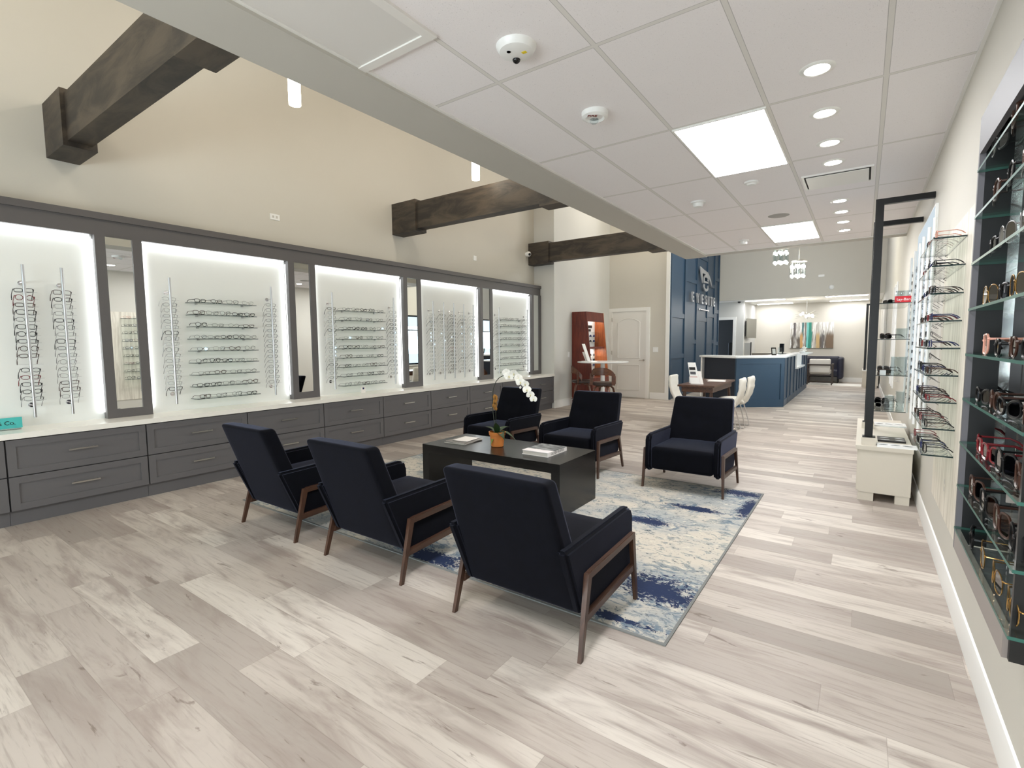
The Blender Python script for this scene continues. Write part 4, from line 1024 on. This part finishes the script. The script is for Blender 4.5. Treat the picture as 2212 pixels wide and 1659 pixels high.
def flower(p, sc, yaw_, pit_):
    """moth orchid bloom: 3 sepals, 2 broad petals, lip"""
    b = B(); M_ = Matrix.Translation(q3(p)) @ Matrix.Rotation(R(yaw_), 4, 'Z') @ Matrix.Rotation(R(pit_), 4, 'X') @ Matrix.Scale(sc, 4)
    for a, l_, w_ in ((90, .042, .017), (215, .038, .015), (325, .038, .015), (8, .042, .030), (172, .042, .030)):
        n = 7; c_ = []
        for i in range(n + 1):
            u = i / n; hw = w_ * math.sin(PI * (u ** .75)) ** .6 if 0 < u < 1 else 0.001
            cup = -.008 * math.sin(u * PI * .6); c_.append([(l_ * u, -hw, cup + .25 * hw), (l_ * u, 0, cup), (l_ * u, hw, cup + .25 * hw)])
        for e_ in (0, .0015):
            vs = [[b.bm.verts.new(Matrix.Rotation(R(a), 4, 'Y').inverted() @ Vector((q[0], q[2] + e_, q[1]))) for q in r_] for r_ in c_]
            for i in range(n):
                for j in range(2): f = b.bm.faces.new((vs[i][j], vs[i + 1][j], vs[i + 1][j + 1], vs[i][j + 1])); f.smooth = True
    b.xf(M_); fl = b.build('flower', M_petal, t)
    bb = B(); bb.ball((0, -.006, -.004), .007, 8); bb.ball((0, -.010, -.012), .005, 8); bb.xf(M_); bb.build('lip', mat('orchid_lip', s(205, 196, 150), .5), fl)
for p, sc, yw, pt in (((-2.665, 3.655, 1.150), 1.0, 30, 10), ((-2.625, 3.640, 1.120), 1.15, 40, -5), ((-2.585, 3.66, 1.145), 1.0, 20, 25), ((-2.530, 3.65, 1.105), 1.0, 50, 5), ((-2.50, 3.640, 1.070), 1.05, 35, 0),
                      ((-2.462, 3.66, 1.055), .9, 25, 15), ((-2.435, 3.645, 1.005), 1.0, 45, -5), ((-2.400, 3.65, .962), .9, 35, 10), ((-2.368, 3.65, .925), .85, 20, 0)): flower(p, sc, yw, pt)
for p in ((-2.545, 3.66, 1.055), (-2.515, 3.66, 1.02), (-2.44, 3.66, .95)):
    b = B(); b.ball(q3(p), .010, 8, (1, 1, 1.3)); b.tube([q3(p), q3((p[0] + .012, p[1], p[2] + .03))], .0012, 5); b.build('bud', M_petal, t)

# ================================================================== CONSULTING DESK WITH WHITE CHAIRS
t = thing('wooden_desk', 'small walnut desk with angled legs in front of the navy counter', 'desk', (-2.085, 8.585, 0))
b = B(); b.box(-.275, .275, -.745, .745, .722, .750); b.bevel(.004, 1); b.build('desktop', M_wdesk, t)
b = B(); b.box(-.235, .235, -.66, .66, .635, .7215); b.build('drawer_apron', M_wdesk, t)
for sx in (-1, 1):
    for sy in (-1, 1):
        b = B(); b.tube([(sx * .19, sy * .60, .7215), (sx * .245, sy * .68, 0)], [.028, .014], 10); b.build('leg', M_walnut, t)
def tufted_chair(label):
    """armless white chair, seat towards +Y, chrome loop legs"""
    t = thing('side_chair', label, 'chair', (0, 0, 0), 0, 'white quilted chairs at the walnut desk')
    def seat(x, y, z): return (x * (1 - .06 * (y < -.1)), y + .02, z + .455 - .018 * (abs(y) / .22) ** 2)
    b = B(); b.rbox((0, 0, 0), (.215, .225, .035), .03, seat, 8); b.build('seat', M_wleath, t)
    def back(x, y, z):
        u = (z + .25) / .5; w = 1 - .16 * max(0, u - .55) ** 1.2 - .10 * (1 - u)
        cv = -.05 * (1 - (x / .21) ** 2); g = .008 * (math.cos(z * 2 * PI / .125) * .5) * (abs(y) > .02)
        return (x * w, y - .205 - .055 * u ** 1.5 + .07 * (1 - u) ** 3 - .03 * math.sin(u * PI) + cv * .6 + g, .39 + .46 * u)
    b = B(); b.rbox((0, 0, 0), (.205, .026, .25), .024, back, 12); b.build('backrest', M_wleath, t)
    for sx in (-1, 1):
        b = B(); b.tube([(sx * .14, .16, .425), (sx * .185, .22, .02), (sx * .19, .20, .011), (sx * .19, -.20, .011), (sx * .185, -.23, .02), (sx * .13, -.13, .425)], .010, 8); b.build('leg_loop', M_chrome, t)
    freeze(t); return t
wc = tufted_chair('white quilted chair on the left side of the walnut desk, facing right'); wc.location = (-2.395, 8.62, 0); wc.rotation_euler = (0, 0, R(-90))
dup(wc, (-1.78, 8.36, 0), R(92), 'white quilted chair on the right of the walnut desk, nearer the camera')
dup(wc, (-1.74, 8.85, 0), R(90), 'white quilted chair on the right of the walnut desk, farther from the camera')
t = thing('brochure_stand', 'tall leaning white brochure stand on the walnut desk', 'display stand', (-2.13, 8.06, .7505))
b = B(); b.hexa([(-.08, -.01, 0), (.06, -.01, 0), (.06, .0, 0), (-.08, .0, 0), (-.17, .10, .335), (-.05, .10, .335), (-.05, .11, .335), (-.17, .11, .335)]); b.bevel(.003, 1); b.build('panel', M_whitepl, t)
b = B(); b.box(-.085, .065, -.012, .12, 0.0, .012); b.build('foot', M_whitepl, t)
for z, w, m in ((.24, .05, M_txt), (.17, .045, mat('brochure_photo', s(70, 72, 80), .4)), (.10, .06, mat('brochure_pink', s(214, 190, 186), .5))):
    y = .10 * z / .335 - .0115; x = -.012 - .095 * z / .335
    b = B(); b.hexa([(x - w, y - .002, z - .022), (x + w * .9, y - .002, z - .022), (x + w * .9, y + .001, z - .022), (x - w, y + .001, z - .022), (x - w - .01, y + .011, z + .022), (x + w * .9 - .01, y + .011, z + .022), (x + w * .9 - .01, y + .014, z + .022), (x - w - .01, y + .014, z + .022)]); b.build('printed_picture', m, t)
b = B(); b.hexa([(.0, .02, 0), (.10, .02, 0), (.10, .03, 0), (0, .03, 0), (-.02, .08, .20), (.04, .08, .20), (.04, .09, .20), (-.02, .09, .20)]); b.build('side_flyer', M_paper, t)
b = B(); b.lathe([(.022, 0), (.022, .10), (.012, .115), (.012, .13), (0, .13)], n=16); o = b.build('lotion_bottle', M_whitepl); o.location = (-2.26, 8.20, .7505); tag(o, 'small white bottle on the walnut desk beside the brochure stand', 'bottle')
for i, (x, y, rz) in enumerate(((-2.00, 8.82, 8), (-2.06, 9.05, -6))):
    b = B(); b.box(-.14, .14, -.11, .11, 0, .002); o = b.build('paper_sheet', M_paper); o.location = (x, y, .7505); o.rotation_euler = (0, 0, R(rz)); tag(o, ['white sheet of paper lying on the walnut desk, nearer one', 'white sheet of paper lying on the walnut desk, farther one'][i], 'paper', 'papers on the walnut desk')

# ================================================================== RECEPTION COUNTER
M_quartz = mat('white_counter_quartz', s(228, 230, 230), .25)
t = thing('reception_counter', 'navy blue panelled reception counter with white stone top', 'reception counter', (-1.36, 12.05, 0))
P1 = Vector((-1.36, 12.05)); P2 = Vector((-2.20, 11.43)); P3 = Vector((-3.02, 12.02))
def L2(p): return (p[0] + 1.36, p[1] - 12.05)
def wallseg(pa, pb, th, z0, z1, m, nm, t, inset=0.0):
    pa, pb = Vector(pa), Vector(pb); d_ = (pb - pa).normalized(); n_ = Vector((-d_.y, d_.x))
    q = [L2(pa + n_ * inset), L2(pb + n_ * inset), L2(pb + n_ * (inset + th)), L2(pa + n_ * (inset + th))]
    b = B(); b.prism(q, 'z', z0, z1); return b.build(nm, m, t)
# front facet, raised shaker frame
wallseg(P2, P1, .10, 0, 1.055, M_navy, 'front_panel', t, 0.014)
d_ = (P1 - P2).normalized(); Lf = (P1 - P2).length
for a0, a1, z0, z1 in ((0, .075, 0, 1.055), (Lf - .075, Lf, 0, 1.055), (.075, Lf - .075, 0, .16), (.075, Lf - .075, .93, 1.055)):
    wallseg(P2 + d_ * a0, P2 + d_ * a1, .014, z0, z1, M_navy, 'panel_frame', t)
# left facet under the overhang, its shade put into a darker navy
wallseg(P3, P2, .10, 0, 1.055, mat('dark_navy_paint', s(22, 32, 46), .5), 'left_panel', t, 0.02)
b = B(); b.box(-1.72, -1.69, -.06, .30, 0, 1.055); b.build('support_leg', M_white, t)
# right side running away from the camera, with battens, high then low counter
b = B(); b.box(-.30, -.02, .03, 2.05, 0, 1.055); b.build('side_panel', M_navy, t)
b = B(); b.box(-.30, -.02, 2.05, 3.85, 0, .72); b.build('side_panel', M_navy, t)
b = B(); b.box(-.30, -.02, 3.85, 5.3, 0, 1.02); b.build('side_panel', M_navy, t)
for y_ in (0.02, .62, 1.22, 1.95, 2.62, 3.22, 3.82, 4.5, 5.2):
    zt_ = 1.055 if y_ < 2 else (.72 if y_ < 3.8 else 1.02)
    b = B(); b.box(-.02, .0, y_ + .03, y_ + .12, .0, zt_); b.build('batten', M_navy, t)
b = B(); b.box(-.02, .0, .15, 5.32, 0, .14); b.build('base_rail', M_navy, t)
b = B(); b.box(-.02, .0, .15, 1.98, .95, 1.055); b.box(-.02, .0, 2.07, 3.85, .62, .72); b.box(-.02, .0, 3.94, 5.3, .92, 1.02); b.build('top_rail', M_navy, t) if False else b.bm.free()
tp = [L2(q) for q in (P3 + Vector((-.10, -.02)), P2 + Vector((0, -.05)), P1 + Vector((.03, -.04)), Vector((-1.33, 14.10)), Vector((-1.75, 14.10)), Vector((-1.80, 12.5)), Vector((-2.3, 12.05)), Vector((-3.08, 12.45)))]
b = B(); b.prism(tp, 'z', 1.056, 1.10); b.bevel(.004, 1); b.build('counter_top', M_quartz, t)
b = B(); b.box(-.32, .03, 2.02, 2.07, .76, 1.055); b.build('counter_drop', M_quartz, t)
b = B(); b.box(-.40, .06, 2.05, 3.86, .721, .76); b.bevel(.003, 1); b.build('low_counter_top', M_quartz, t)
b = B(); b.box(-.40, .10, 3.80, 5.9, 1.021, 1.06); b.bevel(.003, 1); b.build('rear_counter_top', M_quartz, t)
b = B(); b.box(-.30, -.02, 3.78, 3.84, .76, 1.02); b.build('counter_drop', M_quartz, t)
# things on the counter
def monitor(loc, rz, w, h, label):
    t = thing('desk_monitor', label, 'monitor', loc, R(rz), 'monitors at the reception counter')
    b = B(); b.box(-w, w, -.012, .012, .05, .05 + h); b.bevel(.004, 1); b.build('screen', M_black, t)
    b = B(); b.box(-.015, .015, .012, .03, .005, .15); b.build('stand', M_black, t); B().box(-.08, .08, -.05, .07, 0, .006).build('foot', M_black, t)
t = thing('picture_frame', 'small dark frame standing at the left of the reception counter top', 'picture frame', (-1.62, 12.45, 1.1005), R(25))
b = B(); b.hexa([(-.05, 0, 0), (.05, 0, 0), (.05, .012, 0), (-.05, .012, 0), (-.05, .05, .17), (.05, .05, .17), (.05, .062, .17), (-.05, .062, .17)]); b.build('frame', M_blackgl, t)
b = B(); b.hexa([(-.034, -.002, .03), (.034, -.002, .03), (.034, .004, .03), (-.034, .004, .03), (-.034, .035, .145), (.034, .035, .145), (.034, .042, .145), (-.034, .042, .145)]); b.build('photo', mat('photo_print', s(150, 152, 150), .3), t)
t = thing('glass_vase', 'clear glass vase beside the small dark frame on the counter', 'vase', (-1.53, 12.62, 1.1005)); b = B(); b.lathe([(.0, 0), (.03, 0), (.045, .06), (.04, .14), (.048, .17)], n=20); b.build('vase', M_acryl, t)
monitor((-1.62, 13.7, 1.1005), -60, .10, .20, 'slim dark monitor seen edge-on at the reception counter')
t = thing('white_flower_arrangement', 'white flowers in a low bowl on the far end of the counter', 'flowers', (-1.42, 16.4, 1.0605))
b = B(); b.lathe([(.05, 0), (.08, .04), (.07, .07), (0, .06)], n=20); b.build('bowl', M_whitepl, t)
b = B()
for i in range(22): a = rnd.uniform(0, 2 * PI); r_ = rnd.uniform(0, .07); b.ball((r_ * math.cos(a) + .03, r_ * math.sin(a), rnd.uniform(.07, .19)), rnd.uniform(.02, .032), 8, (1, 1, .7))
tag(b.build('blossoms', M_petal, t), kind='stuff')

# EYESITE sign and eye logo on the navy wall
t = thing('wall_sign', 'raised silver lettering EYESITE with an eye logo on the navy wall', 'sign', (-3.832, 14.9, 2.6))
M_let = mat('brushed_sign_metal', s(196, 196, 198), .35, .55)
xs = [13.77, 14.25, 14.72, 15.12, 15.43, 15.72, 16.06]
for ch_, y_ in zip('EYESITE', xs):
    place_mesh('letter', text_mesh(ch_, 0.37, 0.022, M_let, offset=0.005), axes((0, 1, 0), (0, 0, 1), (.045, y_ - 14.9, -0.0)), t)
b = B(); b.box(.008, .02, -.18, .62, -.285, -.255); b.build('underline_bar', M_let, t)
for y_ in (-.29, .70): B().box(.008, .02, y_ - .05, y_ + .05, -.30, -.24).build('tagline_letter', M_let, t)
def ext(poly, d0, d1, nm):
    b = B(); b.prism([(p[0] - 14.9, p[1] - 2.6) for p in poly], 'x', d0, d1); return b.build(nm, M_let, t)
def arcp(cy_, cz_, ry, rz_, w, a0, a1, n=24):
    o_ = [(cy_ + ry * math.cos(R(a0 + (a1 - a0) * i / n)), cz_ + rz_ * math.sin(R(a0 + (a1 - a0) * i / n))) for i in range(n + 1)]
    return o_ + [(cy_ + (ry - w) * math.cos(R(a1 + (a0 - a1) * i / n)), cz_ + (rz_ - w) * math.sin(R(a1 + (a0 - a1) * i / n))) for i in range(n + 1)]
ext([(14.46, 3.50), (14.87, 3.45), (15.28, 3.42), (15.48, 3.34), (15.67, 3.22), (15.80, 3.04), (15.66, 3.12), (15.54, 3.19), (15.37, 3.27), (15.22, 3.31), (14.95, 3.34), (14.69, 3.34), (14.71, 3.21), (14.73, 3.06), (14.62, 3.18), (14.52, 3.34)], .03, .055, 'logo_swoosh')
ext(arcp(15.12, 3.20, .26, .135, .075, -20, 200), .03, .056, 'logo_ring'); ext([(14.87, 3.10), (15.36, 3.10), (15.36, 3.145), (14.87, 3.145)], .031, .057, 'logo_bar')
ext(arcp(15.12, 2.995, .26, .135, .075, 150, 385), .03, .056, 'logo_ring'); ext([(14.86, 3.09), (14.94, 3.09), (14.94, 3.20), (14.86, 3.20)], .0305, .0562, 'logo_bar')

# ================================================================== PENDANT CLUSTERS ABOVE THE COUNTER
def cluster(x, y, z, label):
    t = thing('glass_cluster_pendant', label, 'pendant light', (x, y, z), 0, 'glass cluster pendants over the counter')
    B().cyl((0, 0, .2), .006, HZ - z - .2, 8).build('stem', M_steel, t)
    b = B(); b.cyl((0, 0, .18), .15, .02, 24); b.build('canopy_plate', M_steel, t)
    for i in range(7):
        a = 2 * PI * i / 7; r_ = .13 if i else 0
        p = (r_ * math.cos(a), r_ * math.sin(a))
        b = B(); b.lathe([(.022, -.14), (.034, -.10), (.034, .10), (.020, .16)], (p[0], p[1], 0), 10); b.build('glass_tube', M_acryl, t)
        B().ball((p[0], p[1], .09), .026, 8).build('bulb', M_bulb, t); B().ball((p[0], p[1], -.10), .028, 8, (1, 1, .8)).build('bulb', M_bulb, t)
    point('cluster_lamp', (0, 0, -.2), 26, (1, .93, .8), .12).parent = t
cluster(-1.42, 11.5, 3.10, 'bright glass cluster pendant, left and higher of two over the counter')
cluster(-1.13, 11.7, 2.83, 'bright glass cluster pendant, right and lower of two over the counter')
B().box(0, .03, 0, .02, 0, .03).bm.free()
b = B(); b.box(-1.17, -1.02, 17.438, 17.45, 3.30, 3.36); tag(b.build('blank_wall_plate', M_whitepl), 'small white plate high on the wall between the cluster pendants', 'wall plate')
t = thing('dome_wall_camera', 'white round device low on the high wall, above the right reception lights', 'camera', (-.83, 17.45, 2.98)); b = B(); b.ball((0, 0, 0), .07, 16, (1, .7, 1)); b.build('housing', M_whitepl, t)
t = thing('dark_dome_camera', 'tiny dark dome on the reception ceiling by the left lights', 'camera', (-3.45, 18.1, 2.74)); b = B(); b.ball((0, 0, -.02), .05, 14, (1, 1, .7)); b.build('dome', M_blackgl, t)

# ================================================================== RECEPTION LOUNGE
t = thing('canvas_painting', 'wide abstract canvas with teal, white and brown streaks on the far wall', 'painting', (-1.50, 20.37, 1.155))
b = B(); b.box(-.655, .655, -.03, .029, 0, .90); b.build('canvas', M_art, t)
t = thing('starburst_chandelier', 'small starburst chandelier hanging before the painting', 'chandelier', (-1.52, 18.5, 2.24))
b = B(); b.ball((0, 0, 0), .05, 12); b.build('hub', M_steel, t); B().cyl((0, 0, .05), .006, .45, 8).build('stem', M_steel, t)
for i in range(16):
    a = 2 * PI * i / 16; dz = (-.12, .02, .12, -.04)[i % 4]; r_ = .33
    b = B(); b.tube([(0, 0, 0), (r_ * math.cos(a), r_ * math.sin(a), dz)], .005, 6); b.build('arm', M_steel, t)
    if i % 3 == 0: B().ball((.17 * math.cos(a), .17 * math.sin(a), dz * .5), .035, 10).build('bulb', M_bulb, t)
t = thing('sofa', 'dark navy leather sofa against the far wall under the painting', 'sofa', (-1.35, 19.95, 0))
b = B(); b.rbox((0, 0, .33), (.72, .36, .12), .05); b.build('seat', M_navysofa, t)
b = B(); b.rbox((0, .30, .58), (.72, .09, .30), .06); b.build('backrest', M_navysofa, t)
for sx in (-1, 1):
    b = B(); b.rbox((sx * .76, -.02, .50), (.09, .40, .36), .08); b.build('armrest', M_navysofa, t)
    for y_ in (-.3, .3): B().cyl((sx * .7, y_, 0), .02, .22, 10).build('leg', M_black, t)
t = thing('accent_armchair', 'cream armchair with dark wooden frame seen from behind in reception', 'armchair', (-1.11, 18.95, .0035))
M_cream = mat('cream_upholstery', s(206, 202, 194), .7); M_dkw = mat('dark_wood_frame', s(60, 50, 44), .4)
b = B(); b.rbox((0, -.26, .60), (.29, .06, .225), .04); b.build('backrest', M_cream, t)
b = B(); b.rbox((0, .08, .40), (.29, .30, .07), .04); b.build('seat', M_cream, t)
for sx in (-1, 1):
    B().box(*sorted((sx * .31, sx * .355)), -.34, .36, .63, .67).build('armrest', M_dkw, t)
    for y_ in (-.34, .31): B().box(*sorted((sx * .315, sx * .35)), y_, y_ + .045, 0, .63).build('leg', M_dkw, t)
B().box(-.315, .315, -.335, -.30, .10, .13).build('stretcher', M_dkw, t); B().box(-.315, .315, -.345, -.315, .62, .665).build('back_rail', M_dkw, t); B().box(-.315, .315, -.335, -.30, .295, .33).build('stretcher', M_dkw, t)
t = thing('ottoman', 'low dark brown coffee table in front of the navy sofa', 'coffee table', (-1.70, 19.38, 0)); b = B(); b.box(-.42, .22, -.13, .13, .007, .36); b.bevel(.01, 1); b.build('block', mat('dark_taupe_wood', s(84, 74, 68), .4), t)
t = thing('side_table', 'orange brown wooden side table left of the cream armchair', 'side table', (-1.62, 18.75, .0035)); b = B(); b.box(-.12, .12, -.15, .15, .30, .62); b.build('cabinet_box', mat('orange_brown_wood', s(150, 92, 66), .4), t)
for q in ((-.1, -.13), (.08, -.13), (-.1, .11), (.08, .11)): B().box(q[0], q[0] + .02, q[1], q[1] + .02, 0, .30).build('leg', M_dkw, t)
tag(B().box(-1.95, .0, 18.55, 19.56, .0005, .003).build('reception_rug', mat('pale_rug', s(226, 224, 218), .9)), 'plain pale rug under the reception seating', 'rug')
t = thing('wall_television', 'grey flat television angled out from the reception side wall', 'television', (-3.31, 18.75, 1.50))
b = B(); b.hexa([(.06, -.45, .02), (.09, -.46, .02), (.24, .38, .02), (.21, .39, .02), (.06, -.45, .68), (.09, -.46, .68), (.24, .38, .68), (.21, .39, .68)]); b.build('screen', mat('tv_screen_off', s(120, 118, 108), .25), t)
B().box(0.001, .13, .0, .04, .2, .5).build('wall_arm', M_blackm, t); B().box(.02, .07, -.36, .1, .08, .60).build('back_shell', M_black, t)
t = thing('tall_cabinet_mirror', 'grey glass panel with dark edge standing under the television', 'panel', (-3.30, 18.40, 0)); B().box(0, .18, 0, .03, .9, 1.36).build('glass', mat('grey_glass_panel', s(160, 160, 156), .2), t); B().box(.18, .21, 0, .04, 0, 1.38).build('dark_post', M_black, t); B().box(0, .18, 0, .03, 0, .9).build('base', M_white, t)
t = thing('back_desk', 'long low taupe desk with white edge behind the reception counter', 'desk', (-2.42, 17.2, 0)); B().box(-.45, .55, 0, .5, .0, 1.03).build('desk_body', mat('taupe_desk', s(136, 126, 114), .5), t); B().box(-.47, .57, -.02, .52, 1.03, 1.06).build('desk_top', M_ublight, t)
t = thing('exam_chair', 'black padded chair seen dimly through the dark doorway', 'chair', (-3.95, 18.95, 0))
b = B(); b.rbox((0, 0, .75), (.30, .30, .10), .06); b.build('seat', M_black, t); b = B(); b.rbox((.10, .25, 1.1), (.13, .08, .28), .05); b.build('backrest', M_black, t); B().cyl((0, 0, 0), .12, .65, 16).build('pedestal', M_black, t)
b = B(); b.cyl((-3.98, 20.29, 1.98), .09, .01, 24, 'y'); tag(b.build('red_sign_disc', M_red), 'round red disc sign seen through the dark doorway', 'sign')

# ================================================================== BAR TABLE, STOOLS AND TOWER
t = thing('bar_table', 'round white bar table on a white pedestal by the red-brown tower', 'table', (-4.46, 9.62, 0))
b = B(); b.lathe([(0, .998), (.52, .998), (.53, 1.006), (.53, 1.014), (.52, 1.02), (0, 1.02)], n=48); b.build('tabletop', M_quartz, t)
B().cyl((0, 0, .012), .045, .986, 24).build('pedestal', M_white, t); b = B(); b.lathe([(.15, 0), (.15, .008), (.06, .012), (0, .012)], n=36); b.build('base', M_white, t)
def stool(label):
    t = thing('bar_stool', label, 'bar stool', (0, 0, 0), 0, 'bentwood bar stools at the round white table')
    def st(x, y, z): return (x, y, z + .60)
    b = B(); b.lathe([(0, .565), (.20, .565), (.225, .585), (.225, .61), (.20, .635), (.06, .642), (0, .642)], n=32); b.build('seat', mat('dark_brown_leather', s(58, 46, 42), .35), t)
    b = B(); n = 28
    def bandp(z0f, z1f, r_, th, a0, a1):
        ring_ = []
        for i in range(n + 1):
            a = R(a0 + (a1 - a0) * i / n); ring_.append([(rr_ * math.cos(a), rr_ * math.sin(a), zz) for rr_ in (r_, r_ + th) for zz in (z0f(i / n), z1f(i / n))])
        vs = [[b.bm.verts.new(p) for p in r__] for r__ in ring_]
        for i in range(n):
            A, D = vs[i], vs[i + 1]
            for p_, q_ in ((0, 1), (1, 3), (3, 2), (2, 0)): f = b.bm.faces.new((A[p_], A[q_], D[q_], D[p_])); f.smooth = True
        b.bm.faces.new((vs[0][0], vs[0][1], vs[0][3], vs[0][2])); b.bm.faces.new((vs[-1][0], vs[-1][1], vs[-1][3], vs[-1][2]))
        bmesh.ops.recalc_face_normals(b.bm, faces=b.bm.faces)
    bandp(lambda u: .78 - .18 * abs(2 * u - 1) ** 5, lambda u: .93 - .19 * abs(2 * u - 1) ** 2.4, .235, .014, 180 + 5, 360 - 5); b.build('back_band', M_bentw, t)
    for a in (205, 335):
        b = B(); x, y = .246 * math.cos(R(a)), .246 * math.sin(R(a)); b.box(x - .035, x + .035, y - .008, y + .008, .575, .80); b.build('back_post', M_bentw, t)
    for a in (40, 130, 220, 310):
        x, y = math.cos(R(a)), math.sin(R(a))
        b = B(); b.tube([(.05 * x, .05 * y, .545), (.15 * x, .15 * y, .55), (.20 * x, .20 * y, .50), (.225 * x, .225 * y, .40), (.27 * x, .27 * y, 0)], [.020, .022, .022, .020, .016], 8); b.build('leg', M_bentw, t)
    b = B(); b.tube([(.235 * math.cos(R(a)), .235 * math.sin(R(a)), .22) for a in range(0, 360, 15)], .008, 6, closed=True); b.build('footrest', M_chrome, t)
    freeze(t); return t
s1 = stool('bentwood bar stool in front of the round white table, nearer the door'); s1.location = (-4.20, 9.12, 0)
s1.rotation_euler = (0, 0, R(8))
dup(s1, (-4.87, 9.50, 0), R(-60), 'bentwood bar stool mostly hidden, left of the nearer stool')
t = thing('table_sign', 'thin leaning white sign on the round bar table', 'sign', (-4.72, 9.50, 1.0205))
b = B(); b.hexa([(0, -.06, 0), (.012, -.06, 0), (.012, .06, 0), (0, .06, 0), (-.14, -.06, .37), (-.125, -.06, .37), (-.125, .06, .37), (-.14, .06, .37)]); b.build('panel', M_whitepl, t); B().box(-.14, .03, -.07, .07, 0, .01).build('foot', M_whitepl, t)
b = B(); b.hexa([(-.06, -.04, .01), (-.052, -.04, .01), (-.052, .04, .01), (-.06, .04, .01), (-.14, -.04, .2), (-.132, -.04, .2), (-.132, .04, .2), (-.14, .04, .2)]); b.build('flyer', M_paper, t)
t = thing('lens_display_tower', 'tall red-brown wooden display tower with lit shelves beside the white door', 'display tower', (-5.43, 10.07, 0))
zt_ = 2.11
b = B(); b.hexa([(0, 0, 0), (.56, 0, 0), (.56, .03, 0), (0, .03, 0), (0, 0, zt_), (.36, 0, zt_), (.36, .03, zt_), (0, .03, zt_)]); b.build('side_panel', M_mahog, t)
b = B(); b.hexa([(0, .86, 0), (.56, .86, 0), (.56, .89, 0), (0, .89, 0), (0, .86, zt_), (.36, .86, zt_), (.36, .89, zt_), (0, .89, zt_)]); b.build('side_panel', wood('mahogany_wood_lit', s(168, 92, 46), s(128, 62, 30), .35, 2), t)  # warm lamp glow put into a brighter, more orange copy of the wood
B().box(0, .15, .03, .86, .62, zt_ - .03).build('back_panel', mat('tower_back_white', s(225, 228, 230), .4), t)
B().box(0, .36, .03, .86, zt_ - .03, zt_).build('top_panel', M_mahog, t)
b = B(); b.hexa([(.36, .03, zt_ - .22), (.38, .03, zt_ - .22), (.38, .86, zt_ - .22), (.36, .86, zt_ - .22), (.34, .03, zt_ - .03), (.36, .03, zt_ - .03), (.36, .86, zt_ - .03), (.34, .86, zt_ - .03)]); b.build('header_board', M_mahog, t)
B().box(.02, .40, .03, .86, 1.28, 1.32).build('divider', M_mahog, t)
B().box(.02, .52, .03, .86, 0, .62).build('base_cabinet', M_mahog, t)
place_mesh('lettering', text_mesh('IT\'S A\nLENS', 0.075, 0.001, M_txt), axes((0, 1, 0), (0, 0, 1), (.0215, .40, 1.72)), t) if False else None
B().box(.151, .156, .20, .70, 1.76, 1.82).build('header_card', M_txt, t); B().box(.151, .156, .26, .64, 1.68, 1.73).build('header_card', M_txt, t)
for i, z in enumerate([.74, .86, .98, 1.10, 1.42, 1.54, 1.66]):
    w = .30 - .03 * (z > 1.3)
    B().box(.151, w, .04, .85, z, z + .008).build('glass_shelf', M_glass, t)
for z in (zt_ - .05, 1.27):
    a_ = area('tower_lamp', (0, 0, 0), .10, 3, WARM, (0, 0, 0), .6); a_.parent = t; a_.location = (.25, .45, z)
kk = 0
for i, z in enumerate([.748, .868, .988, 1.108, 1.428, 1.548]):
    for j in range(4):
        c_ = ['blue', 'black', 'gunmetal', 'blue'][(i + j) % 4]
        b = B(); b.lathe([(0, 0), (.028, .004), (.03, .02), (.012, .05), (0, .052)], n=12); o = b.build('lens_sample', COLS[c_]); o.location = (-5.43 + .21, 10.07 + .15 + j * .18, z + .0005)
        tag(o, '%s lens sample in the red-brown tower, %s on shelf %s from bottom' % ({'blue': 'blue', 'black': 'black', 'gunmetal': 'grey'}[c_], ORD[j], ORD[i]), 'lens sample', 'lens samples in the red-brown tower')
